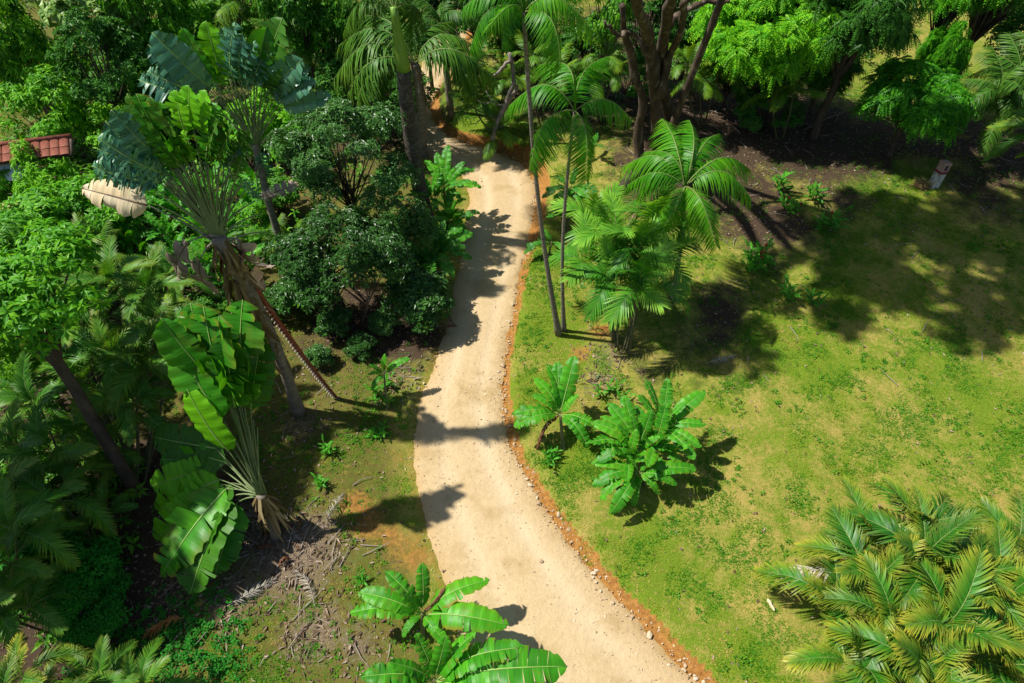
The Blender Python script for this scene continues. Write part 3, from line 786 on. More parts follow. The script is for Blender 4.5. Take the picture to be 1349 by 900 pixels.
def palm(px, crown, label, style='slim', tips=(), n=0, L=1.5, r0=.09, r1=.06, z=None, group=None, name='palm_tree', cat='palm', bark='palm_bark', bend=0.0, shaft=0.0, seed=0, spear=True, lo=-.4, hi=1.1, flare=.0, rings=1):
    r = random.Random(seed); B = at(*px); th = thing(name, B, label, cat, group)
    zz = z if z is not None else height_at(B, crown[1])
    C = loc(th, at_z(crown[0], crown[1], zz))
    s0 = C - unit(C) * shaft if shaft else C
    stem('trunk', (0, 0, 0), s0, r0, r1, M[bark], th, bend=bend, rings=rings, n=28, flare=flare, sides=12)
    if shaft:
        mb = MB(); t = np.linspace(0, 1, 8)[:, None]
        mb.tube(s0 + (C + UPZ * .1 - s0) * t, r1 * np.array([.98, .98, .90, .80, .70, .62, .55, .48]), 12)
        part('crownshaft', mb.build('crownshaft', [M['shaft']]), th)
    for tp in tips:
        P = loc(th, at_z(tp[0], tp[1], zz + tp[2]))
        st = tp[3] if len(tp) > 3 else style
        o = part('frond' if st not in ('dead', 'grey') else 'dead_frond', pick_frond(st, (P[2] - C[2]) / np.linalg.norm(P - C), r), th, frame(C, P, roll=r.uniform(-.3, .3)))
    if n: auto_fronds(th, C, n, L, style, r, lo, hi, seed, spear=False)
    if spear: auto_fronds(th, C, 0, L, style, r)
    return th, C

def clump_palm(px, stems, label, style='areca', L=1.8, group=None, name='clump_palm', cat='palm', seed=0, spread=.25, cane_r=.035, extra=None, hi=1.2, lo=-.35):
    """stems: list of (crown px, crown height, number of fronds)"""
    r = random.Random(seed); B = at(*px); th = thing(name, B, label, cat, group)
    for i, (cp, cz, n) in enumerate(stems):
        C = loc(th, at_z(cp[0], cp[1], B[2] + cz))
        f = np.array([C[0] * .22 + r.uniform(-.1, .1), C[1] * .22 + r.uniform(-.1, .1), 0])
        f[2] = float(land(B[0] + f[0], B[1] + f[1])[0]) - B[2]
        stem('stem', f, C, cane_r, cane_r * .6, M['cane'], th, bend=r.uniform(-.05, .05), rings=1, n=14, sides=7)
        auto_fronds(th, C, n, L, style, r, lo, hi, r.uniform(0, 6), spear=False)
    return th

TREES = {}
def tree(px, h, r, label, key, scale=1.0, group=None, name='broadleaf_tree', cat='tree', rz=0.0, xyz=None):
    """key names a kind of tree; the first of a kind is built, later ones are copies of it"""
    B = at(*px) if xyz is None else np.array(xyz)
    if key in TREES:
        th = copy_tree(TREES[key][0]); th.location = Vector(B); th.rotation_euler = (0, 0, rz)
        th.name = name; th['label'] = label; th['category'] = cat
        if 'group' in th: del th['group']
        if group: th['group'] = group
        s = h / TREES[key][1]
        th.scale = (s * scale, s * scale, s)
        return th
    th = thing(name, B, label, cat, group, rz)
    t, c = tree_parts(h=h, r=r, **KINDS[key])
    part('trunk', t, th); part('crown', c, th)
    TREES[key] = (th, h)
    return th

# ------------------------------------------------------------------ kinds of broad-leaved trees and shrubs
KINDS = dict(
    glossy=dict(seed=11, nclump=34, cr=.52, style='small', leaf=0, n_tw=58, k=7, L=.13, W=.028, mats=M['lf_glossy'], bark=M['bark'], tr=.07, trunks=3, droop=.15, low=-.55),
    glossy_b=dict(seed=12, nclump=30, cr=.52, style='small', leaf=0, n_tw=58, k=7, L=.13, W=.028, mats=M['lf_glossy'], bark=M['bark'], tr=.06, trunks=3, droop=.15, low=-.6),
    shrub=dict(seed=13, nclump=20, cr=.30, style='small', leaf=0, n_tw=24, k=7, L=.16, W=.032, mats=M['lf_glossy'], bark=M['bark'], tr=.035, trunks=3, droop=.15, low=-.5),
    bright=dict(seed=14, nclump=26, cr=.50, style='big', leaf=0, n_tw=20, k=7, L=.25, W=.045, mats=M['lf_bright'], bark=M['bark_tan'], tr=.08, trunks=2, droop=.3, low=-.4),
    bright_b=dict(seed=15, nclump=22, cr=.52, style='big', leaf=0, n_tw=18, k=7, L=.27, W=.045, mats=M['lf_bright'], bark=M['bark_tan'], tr=.08, trunks=2, droop=.35, low=-.4),
    leaning=dict(seed=25, nclump=26, cr=.50, style='big', leaf=0, n_tw=20, k=7, L=.25, W=.045, mats=M['lf_bright'], bark=M['bark'], tr=.15, trunks=1, droop=.3, low=-.4, fork=.7),
    mid=dict(seed=16, nclump=28, cr=.52, style='small', leaf=0, n_tw=30, k=7, L=.20, W=.05, mats=M['lf_mid'], bark=M['bark'], tr=.10, trunks=1, droop=.2, low=-.4),
    mid_b=dict(seed=17, nclump=24, cr=.55, style='big', leaf=0, n_tw=22, k=7, L=.26, W=.06, mats=M['lf_mid'], bark=M['bark'], tr=.10, trunks=1, droop=.3, low=-.4),
    dark=dict(seed=18, nclump=30, cr=.55, style='small', leaf=0, n_tw=32, k=7, L=.18, W=.045, mats=M['lf_dark'], bark=M['bark'], tr=.11, trunks=1, droop=.2, low=-.5),
    pale=dict(seed=19, nclump=18, cr=.45, style='big', leaf=0, n_tw=12, k=7, L=.36, W=.10, mats=M['lf_pale'], bark=M['bark_grey'], tr=.08, trunks=1, droop=.3, low=-.2),
    fern=dict(seed=20, nclump=26, cr=.26, style='small', leaf=0, n_tw=34, k=7, L=.085, W=.022, mats=M['lf_fern'], bark=M['bark'], tr=.03, trunks=2, droop=.1, low=-.3),
    lime=dict(seed=21, nclump=78, cr=.42, style='pinnate', leaf=0, n_tw=9, k=7, L=.50, W=.1, mats=M['lf_lime'], bark=M['bark'], tr=.16, trunks=1, droop=.38, low=-.35),
    lime_b=dict(seed=22, nclump=40, cr=.40, style='pinnate', leaf=0, n_tw=9, k=7, L=.48, W=.1, mats=M['lf_lime'], bark=M['bark'], tr=.12, trunks=1, droop=.38, low=-.4),
    lime_c=dict(seed=29, nclump=40, cr=.40, style='pinnate', leaf=0, n_tw=9, k=7, L=.48, W=.1, mats=M['lf_lime'], bark=M['bark'], tr=.12, trunks=1, droop=.38, low=-.4),
    lime_shaded=dict(seed=23, nclump=58, cr=.46, style='pinnate', leaf=0, n_tw=9, k=7, L=.50, W=.1, mats=M['lf_dark'], bark=M['bark'], tr=.2, trunks=1, droop=.5, low=-.5),  # lime leaf form in deep green, its shade put into the colour
    canopy=dict(seed=24, nclump=62, cr=.95, style='big', leaf=0, n_tw=30, k=7, L=.42, W=.11, mats=M['lf_mid'], bark=M['old_bark'], tr=.13, trunks=1, fork=.55, droop=.3, low=-.4),
)
RK = dict(glossy=(2.0, 1.8, 1.7), glossy_b=(1.75, 1.45, 1.25), shrub=(.95, .9, .75), bright=(1.8, 1.6, 1.2), bright_b=(1.6, 1.6, 1.1), leaning=(1.8, 1.6, 1.2), mid=(1.9, 1.8, 1.5), mid_b=(1.9, 1.8, 1.5), dark=(1.9, 1.8, 1.7),
          pale=(1.5, 1.4, 1.1), fern=(.8, .75, .55), lime=(2.8, 2.4, 1.9), lime_b=(1.8, 1.6, 1.3), lime_c=(1.7, 1.6, 1.2), lime_shaded=(2.5, 2.3, 2.0), canopy=(4.6, 4.2, 2.6))

def tree_at(cpx, z, kind, label, R=None, group=None, name='broadleaf_tree', cat='tree', rz=0.0, base=None, sz=None):
    """cpx = where the crown's centre shows, z = its height over the land"""
    P = at_z(cpx[0], cpx[1], z)
    B = np.array([P[0], P[1], float(land(P[0], P[1])[0])]) if base is None else at(*base)
    r = RK[kind]; lean = (P[0] - B[0], P[1] - B[1])
    if kind in TREES and base is None:
        th = copy_tree(TREES[kind][0]); th.name = name; tag(th, label, cat)
        if 'group' in th: del th['group']
        if group: th['group'] = group
        th.location = Vector(B); th.rotation_euler = (0, 0, rz)
        s = (R or r[0]) / r[0]; z0 = TREES[kind][1] * s
        th.scale = (s, s, s if z < z0 else s * z / z0)
        if z < z0: th.location.z -= z0 - z            # a low bush: its stem starts under the ground
        return th
    s = (R or r[0]) / r[0] if base is not None else 1.0
    th = thing(name, B, label, cat, group)
    t, c = tree_parts(h=z, r=tuple(v * s for v in r), lean=lean if base is not None else (0, 0), clear=.25, **KINDS[kind])
    part('trunk', t, th); part('crown', c, th)
    if base is None:
        s2 = (R or r[0]) / r[0]
        TREES[kind] = (th, z); th.scale = (s2, s2, 1)
    elif kind not in TREES: pass
    return th

# ------------------------------------------------------------------ fan plants (traveller's palms)
TRV = {}
for key, mat in (('green', 'trav'), ('teal', 'trav_teal'), ('bright', 'trav_bright'), ('dark', 'trav_dark'), ('cream', 'cream_leaf'), ('grey', 'grey_leaf')):
    dead = key in ('cream', 'grey')
    TRV[key] = [blade(300 + 10 * i + len(key), W=.235 if not dead else .16, sag=(.04, .06, .08, .10)[i], fold=.28 if not dead else .3, droop=.20 if not dead else .6, tears=(1, 6, 15, 19)[i] if not dead else (3, 4, 8, 8)[i],
                      n=28, gap=(.05, .10, .26, .36)[i], ripple=.014, twist=(.08, .18, .50, .70)[i] if not dead else .25, mats=[M[mat]]) for i in range(4)]
TMID = {k: midrib(s, .012, mat=M['banana_mid']) for k, s in enumerate((.04, .06, .08, .10))}

TMIDB = {k: midrib(s, .010, mat=M['bark_tan']) for k, s in enumerate((.04, .06, .08, .10))}

def fan_plant(base, heart, label, normal, leaves, seed=0, r0=.13, r1=.10, heart_z=None, skirt=None, bark='palm_bark', n_extra=0, extra_len=2.0, bend=.03, group=None):
    r = random.Random(seed); B = at(*base); th = thing('fan_palm', B, label, 'palm', group)
    hz = heart_z if heart_z is not None else height_at(B, heart[1])
    Hw = at_z(heart[0], heart[1], hz); H = loc(th, Hw)
    stem('trunk', (0, 0, 0), H, r0, r1, M[bark], th, bend=bend, rings=1, n=22, flare=r0 * .6, sides=12)
    nrm = unit(np.array(normal, float))
    def pt(p):
        return loc(th, at_z(p[0], p[1], p[2]) if len(p) > 2 else on_plane(p[0], p[1], Hw, nrm))
    for i, lf in enumerate(leaves):
        s, t, kind, var = lf[:4]; roll = lf[4] if len(lf) > 4 else r.uniform(-.5, .5)
        P1, P2 = pt(s), pt(t)
        P1 = P1 + nrm * r.uniform(-.12, .12); P2 = P2 + nrm * r.uniform(-.3, .3)
        if kind == 'none':
            leaf = None
        else:
            Mx = frame(P1, P2, up=(-.35, -.75, .6), roll=roll, wide=lf[5] if len(lf) > 5 else 1.0)
            leaf = part('leaf' if kind not in ('cream', 'grey') else 'dead_leaf', TRV[kind][var], th, Mx, lf[6] if len(lf) > 6 else None)
            part('midrib', (TMID if kind not in ('cream', 'grey') else TMIDB)[var], leaf)
            
        h0 = H + unit(np.cross(nrm, UPZ)) * r.uniform(-.1, .1) - UPZ * r.uniform(0, .25)
        tt = np.linspace(0, 1, 7)[:, None]
        Q = h0 + (P1 - h0) * tt + UPZ * .10 * np.sin(np.pi * tt)
        mb = MB(); mb.tube(Q, np.linspace(.027, .011, 7), 6)
        o = part('petiole', mb.build('petiole', [M['petiole'] if kind not in ('cream', 'grey') else M['bark_grey']]), th)
    if skirt:
        mb = MB(); rr = np.random.RandomState(seed + 5)
        for k in range(skirt[2]):
            u = rr.uniform(skirt[0], skirt[1]); a = rr.uniform(0, 6.28); p = H * u
            p0 = p + np.array([math.cos(a), math.sin(a), 0]) * (r1 * 1.05)
            L = rr.uniform(.5, 1.3); wv = rr.uniform(.02, .05)
            p1 = p0 + np.array([math.cos(a) * .16, math.sin(a) * .16, -L * .45]); p2 = p1 + np.array([rr.normal(0, .12), rr.normal(0, .12), -L * .55])
            sd = np.array([-math.sin(a), math.cos(a), 0]) * wv
            mb.add([p0 - sd, p0 + sd, p1 + sd * 1.3, p1 - sd * 1.3, p2 + sd * .4, p2 - sd * .4], [[0, 1, 2, 3], [3, 2, 4, 5]])
        part('dead_leaf_skirt', mb.build('dead_leaf_skirt', [M['skirt']]), th)
    return th, H

# ------------------------------------------------------------------ 1. fan palms on the left
def pets(H, ends):
    return [(e, e, 'none', 0) for e in ends]

fan_plant((393, 543), (287, 312), 'tall fan palm with shaggy dead skirt on its trunk and a cream dead leaf', (.12, -1, .15), [
    ((212, 238), (124, 214), 'teal', 3), ((214, 226), (132, 176), 'teal', 3), ((218, 214), (150, 140), 'teal', 2), ((214, 242), (152, 228), 'teal', 3), ((222, 220), (165, 158), 'teal', 2, .5), ((212, 238), (130, 212), 'teal', 2, -.2, 1.2), ((214, 232), (128, 196), 'teal', 2, .2, 1.25), ((214, 224), (138, 160), 'teal', 2, -.1, 1.2),
    ((232, 214), (168, 122), 'dark', 1, -.3), ((238, 210), (184, 118), 'green', 1, .2), ((246, 212), (198, 124), 'dark', 0, -.2), ((240, 218), (192, 160), 'dark', 1, .1), ((250, 214), (214, 128), 'green', 1, -.4),
    ((243, 176), (230, 122), 'bright', 1, 0, 1.5), ((254, 172), (250, 112), 'bright', 1, .1, 1.3), ((266, 176), (272, 120), 'bright', 1, -.1, 1.3), ((252, 214), (241, 172), 'bright', 2, .3),
    ((280, 214), (294, 148), 'dark', 2), ((290, 216), (312, 158), 'dark', 1), ((304, 222), (330, 172), 'dark', 2), ((300, 228), (318, 190), 'teal', 2), ((312, 232), (322, 200), 'dark', 2, .6), ((322, 236), (346, 262), 'teal', 2),
    ((272, 212), (284, 140), 'green', 2), ((224, 232), (176, 205), 'teal', 2), ((230, 226), (186, 190), 'dark', 1),
    ((196, 268, 7.4), (112, 243, 7.6), 'cream', 1, .25, 1.5, 'dry cream coloured dead leaf'), ((248, 318), (236, 362, 4.9), 'grey', 2), ((318, 316), (352, 352, 4.6), 'grey', 3), ((322, 330), (346, 390, 4.0), 'grey', 2, .6), ((262, 345), (285, 380, 4.2), 'grey', 2),
] + pets(0, [(200, 256), (206, 246), (213, 240), (224, 230), (232, 222), (240, 216), (256, 212), (272, 216), (289, 218), (305, 230), (314, 240), (324, 252), (336, 266), (346, 282), (206, 268), (220, 236), (228, 224), (236, 220), (244, 214), (251, 212), (262, 212), (268, 214), (276, 214), (284, 216), (294, 220), (300, 226), (310, 236), (318, 246), (330, 300), (352, 306)]),
    seed=1, r0=.13, r1=.16, skirt=(.42, 1.0, 150), bend=-.03)

fan_plant((386, 362), (336, 190), 'fan palm with torn blue green leaves standing behind the shaggy one', (-.05, -1, .1), [
    ((278, 112), (206, 38), 'teal', 1, .2, 1.1), ((286, 108), (242, 34), 'green', 0, -.1), ((272, 118), (196, 58), 'teal', 2), ((270, 124), (200, 88), 'teal', 3), ((266, 134), (176, 110), 'teal', 3),
    ((294, 106), (270, 28), 'bright', 1, .4), ((302, 104), (290, 40), 'teal', 3), ((310, 102), (312, 28), 'teal', 3), ((318, 102), (324, 40), 'teal', 2), ((326, 104), (341, 50), 'teal', 3), ((334, 108), (358, 60), 'teal', 3),
    ((340, 112), (366, 76), 'teal', 2), ((336, 108), (352, 34), 'green', 0, .5), ((346, 116), (370, 26), 'dark', 1, .2), ((352, 120), (402, 74), 'teal', 1, .5), ((362, 132), (420, 102), 'teal', 1, .1, .75), ((374, 142), (438, 124), 'teal', 1, .2, .7), ((356, 128), (410, 88), 'teal', 2, 0, .9),
    ((300, 110), (262, 62), 'green', 1), ((284, 116), (236, 80), 'teal', 2), ((320, 118), (345, 84), 'teal', 3), ((350, 126), (384, 96), 'dark', 2), ((328, 196), (312, 226), 'dark', 2), ((344, 200), (352, 240), 'teal', 2), ((340, 262), (392, 246), 'grey', 3, .3),
    ((372, 168), (372, 196), 'dark', 2),
] + pets(0, [(276, 116), (284, 112), (292, 108), (300, 106), (306, 104), (314, 103), (322, 103), (330, 106), (338, 110), (346, 118), (354, 124), (368, 136)]),
    seed=2, r0=.12, r1=.10, bend=.02)

fan_plant((364, 706), (344, 652), 'low fan palm in the pale leaf litter with huge paddle leaves', (.25, -1, .35), [
    ((292, 512), (212, 418), 'green', 0, .1), ((296, 516), (231, 424), 'green', 1, -.2), ((300, 520), (249, 404), 'green', 1, .1), ((306, 526), (268, 404), 'green', 1, .2), ((314, 530), (291, 410), 'green', 1, -.3), ((322, 530), (318, 402), 'green', 1, .2),
    ((330, 540), (343, 450), 'dark', 1, .5), ((310, 534), (300, 430), 'green', 1, .5), ((318, 536), (308, 440), 'dark', 1, 0),
    ((294, 548), (232, 458), 'green', 0, 0, 1.15), ((302, 590), (246, 514), 'bright', 0, -.1, 1.15), ((308, 592), (288, 560), 'bright', 1, .9, .7),
    ((284, 590, 2.09), (203, 568, 1.87), 'dark', 0, .3), ((290, 600, 1.87), (214, 596, 1.58), 'green', 1, .3), ((288, 612, 1.73), (202, 630, 1.37), 'bright', 1, .2), ((290, 630, 1.66), (204, 678, 1.01), 'bright', 1, .1),
    ((294, 640, 1.58), (203, 722, 0.72), 'bright', 1, 0, 1.0), ((298, 648, 1.58), (214, 752, 0.65), 'green', 1, .2), ((304, 656, 1.51), (252, 776, 0.58), 'dark', 1, 0), ((312, 662, 1.44), (282, 768, 0.50), 'green', 1, -.5),
    ((300, 606, 1.87), (240, 590, 1.80), 'dark', 1), ((306, 640, 1.58), (262, 740, 0.79), 'dark', 1, .3),
] + pets(0, [(322, 560), (328, 556), (334, 552), (316, 566), (340, 560), (326, 575), (312, 580)]),
    seed=3, r0=.10, r1=.11, skirt=(.55, 1.0, 60), heart_z=1.75)

# ------------------------------------------------------------------ 2. palms
# tall royal palm beside the road
th, C = palm((566, 306), (519, 14), 'tall royal palm with thick dark trunk and bright green crownshaft', style='royal', r0=.27, r1=.215, bark='royal_bark', bend=.02, shaft=1.75, seed=4, L=2.2, flare=.10, spear=False,
     tips=[(445, -5, .1), (470, -60, .6), (540, -70, .7), (580, -20, .3), (452, 45, -.7), (492, 40, -.75), (560, 42, -.9), (545, 62, -1.6)])
mb = MB(); rr = np.random.RandomState(8)
for k in range(16):
    a = rr.uniform(-.6, 1.6); p0 = np.array(th.children[0].location) + C * .80 + np.array([math.cos(a), math.sin(a), 0]) * .27
    P = [p0, p0 + np.array([.25 * math.cos(a), .25 * math.sin(a), -.1]), p0 + np.array([.35 * math.cos(a) + rr.normal(0, .08), .35 * math.sin(a) + rr.normal(0, .08), -rr.uniform(.9, 2.2)])]
    mb.tube(P, [.016, .012, .005], 4)
part('flower_stalk', mb.build('flower_stalk', [M['bark_tan']]), th)
# second palm just behind it, its wide crown under the royal palm's
palm((556, 205), (546, 84), 'broad crowned palm right behind the royal palm with arching feathery fronds', style='royal', r0=.2, r1=.15, seed=5, L=2.6, spear=False, bend=-.03,
     tips=[(440, 104, -.5), (470, 140, -1.1), (446, 60, .3), (458, 126, -.9), (480, 20, .9), (576, 38, .3), (596, 28, .8), (618, 86, -.1), (655, 108, -.5), (628, 132, -1.2), (640, 70, .3), (520, 20, 1.1), (560, 20, 1.2), (476, 92, -.3), (500, 140, -1.5)])
# slim palms right of the road
palm((736, 441), (690, 16), 'tallest slim palm, its pale leaning trunk rising beside the road', style='slim', r0=.065, r1=.045, seed=6, spear=True, bend=.015, flare=.05, L=1.6,
     tips=[(619, 66, -.55), (640, 40, -.1), (662, 66, -.5), (780, 40, -.15), (738, 92, -.75), (650, -40, .6), (742, -40, .5), (700, -70, .9), (770, -10, .3), (610, 10, .1)])
palm((743, 436), (757, 146), 'slim palm with few bright drooping fronds over the grass bank', style='slim', r0=.05, r1=.038, seed=7, bend=.02, flare=.04, L=1.6,
     tips=[(670, 140, -.15), (698, 224, -.95), (832, 158, -.25), (772, 240, -1.15), (708, 86, .35), (800, 74, .7)])
th, C = palm((884, 395), (902, 246), 'short palm with glossy comb like fronds beside the fallen log', style='slim', r0=.075, r1=.06, seed=8, bend=-.02, L=1.6,
     tips=[(820, 220, -.15), (826, 244, -.3), (872, 156, .75), (908, 158, .9), (948, 176, .5), (990, 226, .0), (990, 262, -.2), (944, 326, -.75), (872, 306, -.7), (918, 300, -.6), (850, 200, .3), (838, 262, -.6)])

clump_palm((822, 472), [((800, 318), 2.6, 8), ((842, 330), 2.8, 8), ((868, 345), 2.4, 7), ((808, 368), 2.1, 7), ((842, 380), 2.2, 8), ((780, 296), 2.5, 6), ((858, 300), 3.0, 7), ((775, 350), 2.0, 6)],
           'dense clump of short fluffy palms with many thin stems', style='clump', L=1.42, seed=11, hi=1.25, lo=-.40)
clump_palm((1200, 930), [((1150, 770), 1.7, 8), ((1215, 740), 2.0, 9), ((1270, 770), 1.9, 9), ((1100, 800), 1.2, 8), ((1170, 830), 1.8, 9), ((1240, 830), 2.1, 9), ((1310, 800), 1.5, 9), ((1200, 700), 1.6, 8), ((1120, 880), 1.3, 8), ((1300, 880), 1.8, 9), ((1210, 890), 1.8, 9), ((1340, 730), 1.2, 7), ((1140, 720), 1.1, 6), ((1370, 850), 1.5, 8)],
           'big yellow tipped palm clump at the edge of the sunny lawn', style=['areca', 'areca_d', 'areca_d', 'areca', 'areca', 'areca_d'], L=1.56, seed=12, cane_r=.045, hi=1.15, lo=-.35)
big = bpy.data.objects['clump_palm.001']
for (b, t, zb, zt_, st, lb) in (((1165, 812), (1108, 734), 1.9, 2.0, 'dead', 'orange dead frond'), ((1172, 818), (1180, 740), 1.9, 2.1, 'dead', 'orange dead frond'), ((1110, 760), (1012, 756), 1.2, .7, 'grey', 'dry grey frond'), ((1180, 790), (1098, 722), 1.9, 2.0, 'grey', 'dry grey frond')):
    part('dead_frond', FR[st][0], big, frame(loc(big, at_z(b[0], b[1], zb)), loc(big, at_z(t[0], t[1], zt_)), roll=.2), lb)

# ------------------------------------------------------------------ 3. banana plants
banana((557, 838), [((556, 808), .9, [(646, 764, .35, -.2), (671, 824, .25, .1), (556, 741, .75, .5), (507, 752, .6, .2), (471, 780, .35, 0), (460, 808, .15, .2), (527, 780, .75, .4), (588, 772, .4, .9, 'brown', 'curled brown dead leaf'), (590, 850, .0, .2), (530, 840, .0)])],
       'young banana plant with a fan of leaves leaning over the road edge', seed=2, stem_r=.06)
banana((572, 945), [((572, 895), 1.5, [(690, 853, .75, -.3), (748, 878, .6, .1), (628, 833, .95, -.5), (548, 834, .8, .4), (588, 836, 1.0, .5), (474, 892, .5, .1), (512, 872, .7, .3), (480, 930, .3), (640, 950, .2), (560, 990, .0), (690, 940, .4)])],
       'larger banana plant at the foot of the road with upright leaves', seed=3, stem_r=.09)
banana((742, 592), [((738, 545), .9, [(702, 497, .55, .2), (734, 476, .85, 0), (757, 468, 1.0, .2), (720, 478, .8, .6), (674, 546, .15, .1), (676, 562, .0, -.2), (790, 566, .1), (700, 520, .4, .2), (763, 520, .6), (706, 594, -.5, .3, 'brown', 'hanging brown dead leaf'), (775, 590, -.2)])],
       'banana plant beside the road with one hanging brown leaf', seed=4, stem_r=.06)
banana((846, 648), [((872, 562), 1.25, [(880, 498, .9), (930, 514, .65, .3), (905, 530, .7, -.3), (931, 560, .25), (916, 606, .1), (840, 520, .7), (850, 500, .8, .6), (925, 590, .1, .3), (826, 552, .4)]),
                    ((840, 590), 1.1, [(800, 530, .7), (822, 520, .9), (778, 556, .5), (790, 590, .2), (770, 585, .3, .5), (858, 540, .8, .4), (900, 596, .2), (880, 630, -.1), (812, 560, .6, .3), (832, 545, .9), (790, 548, .5), (870, 575, .5, .3), (784, 610, .0)]),
                    ((862, 590), 1.0, (9, 1.15)), ((828, 606), .9, (8, 1.0)), ((842, 622), .85, [(780, 640, -.05), (804, 678, -.3), (835, 668, -.4, .3), (868, 652, -.3), (778, 610, .2), (892, 640, .0), (918, 618, .15), (820, 590, .5), (790, 660, -.2, .3), (862, 600, .5)])],
       'wide leafy banana clump on the lawn by the road', seed=5, stem_r=.07, wide=.92)
banana((510, 540), [((506, 492), .85, [(540, 472, .35, .1), (484, 494, .2), (486, 480, .35), (500, 474, .6), (508, 466, .7), (490, 512, .0)])], 'small banana sapling alone in the shaded bare earth', seed=6, stem_r=.04)
banana((588, 300), [((585, 248), 1.5, [(590, 190, 1.1), (626, 222, .4), (634, 246, .1), (612, 212, .8, .4), (560, 210, .7), (556, 250, .3), (608, 262, .1, .4), (575, 200, .9)]),
                    ((592, 276), 1.0, [(566, 262, .5), (614, 262, .4), (600, 246, .8), (620, 290, .1), (612, 308, -.2), (572, 300, .0), (582, 256, .8, .4)]), ((572, 262), 1.3, (9, 1.4)), ((596, 292), 1.0, (8, 1.1))],
       'tall banana clump between the royal palm and the road', seed=7, kind='heliconia' if False else 'hel')
banana((574, 382), [((572, 330), 1.1, [(610, 300, .6), (624, 308, .4), (622, 342, .1), (598, 366, -.2, .2), (560, 290, .8), (545, 345, .2), (512, 358, .1), (586, 290, .8), (560, 372, -.2), (614, 326, .3, .3)]), ((562, 350), .9, (8, 1.15))],
       'banana plant overhanging the road below the royal palm', seed=8, kind='far')
banana((745, 320), [((752, 246), 1.6, [(724, 232, .1), (714, 262, -.2), (728, 276, -.3), (776, 262, .3), (788, 254, .4), (742, 280, -.5), (760, 220, .6), (770, 290, -.4)]), ((740, 285), .9, (6, .9))], 'thin stemmed banana plants under the slim palm', seed=9, kind='far')
banana((722, 340), [((727, 318), .5, [(690, 336, -.25, .2), (745, 330, .1), (712, 300, .3)])], 'low banana sucker reaching dark leaves over the road edge', seed=10, kind='far', stem_r=.04)
banana((505, 300), [((512, 262), 1.2, [(498, 222, .6), (524, 236, .5), (534, 262, .2), (500, 280, -.1), (520, 210, .9), (540, 232, .4)])], 'dusty banana plant half hidden behind the royal palm trunk', seed=12, kind='far')
banana((778, 215), [((780, 195), .5, (5, .7))], 'tiny banana sucker on the dark slope under the trees', seed=13, kind='far', stem_r=.03)
# ginger and small leafy plants on the shaded lawn
def ginger(px, h, n, L, label, seed, flowers=0, spread=.3, group=None, name='ginger_plant', cat='plant'):
    r = random.Random(seed); B = at(*px); th = thing(name, B, label, cat, group)
    for i in range(n):
        az = r.uniform(0, 6.28); f = np.array([math.cos(az), math.sin(az), 0]) * r.uniform(0, spread)
        top = f * 1.8 + np.array([r.normalvariate(0, .08), r.normalvariate(0, .08), h * r.uniform(.6, 1.1)])
        stem('stem', f, top, .014, .007, M['stem_green'], th, sides=5, n=6)
        k = 6
        for j in range(k):
            q = (j + .8) / k; p = f + (top - f) * q; a = az + j * 2.5; e = r.uniform(.2, .8)
            put_leaf(th, p, p + L * r.uniform(.7, 1.1) * np.array([math.cos(e) * math.cos(a), math.cos(e) * math.sin(a), math.sin(e)]), 'hel', r.uniform(-.3, .3), r, .8, sub=False, tears=0)
        if i < flowers:
            mb = MB(); mb.tube([top, top + [0, 0, .05], top + [0, 0, .10], top + [0, 0, .16]], [.012, .05, .045, .006], 8)
            part('flower', mb.build('flower', [M['red_flower']]), th, None, 'red torch shaped flower')
    return th
ginger((990, 362), .9, 8, .55, 'ginger plant with red torch flowers in the shade right of the short palm', 21, 4, .25)
ginger((1026, 252), .6, 3, .50, 'spiky leaved cordyline under the bright drooping tree', 22, 0, .06)
ginger((1038, 278), .5, 5, .42, 'low ginger with two dark red buds just below the cordyline', 23, 2, .2)
ginger((1036, 392), .45, 4, .42, 'small bright leafy sapling alone on the mossy lawn', 24, 0, .1)
ginger((1074, 404), .40, 4, .40, 'spreading seedling with curled leaves right of the mossy sapling', 25, 0, .18)
ginger((1090, 300), .7, 6, .5, 'dark bushy ginger in the deep lawn shade', 26, 2, .3)
ginger((1072, 262), .6, 4, .45, 'slender plant catching no sun behind the dark ginger', 27, 0, .15)
ginger((424, 640), .30, 4, .26, 'bright green seedling near the road left of the bare soil', 28, 0, .08)
ginger((432, 598), .35, 4, .26, 'cluster of leafy shoots above the bright green seedling', 29, 0, .12)
ginger((505, 520), .35, 8, .28, 'low leafy weeds round the foot of the banana sapling', 30, 0, .35)
ginger((478, 765), .22, 3, .22, 'little broad leaved weed behind the leaning banana plant', 31, 0, .06)
ginger((722, 602), .3, 6, .26, 'leafy weeds under the hanging brown banana leaf', 32, 0, .3)
ginger((800, 520), .4, 7, .25, 'wispy pale weeds between the fluffy palms and the banana clump', 33, 0, .35)
ginger((500, 575), .22, 6, .22, 'weeds on the left verge below the banana sapling', 34, 0, .35)

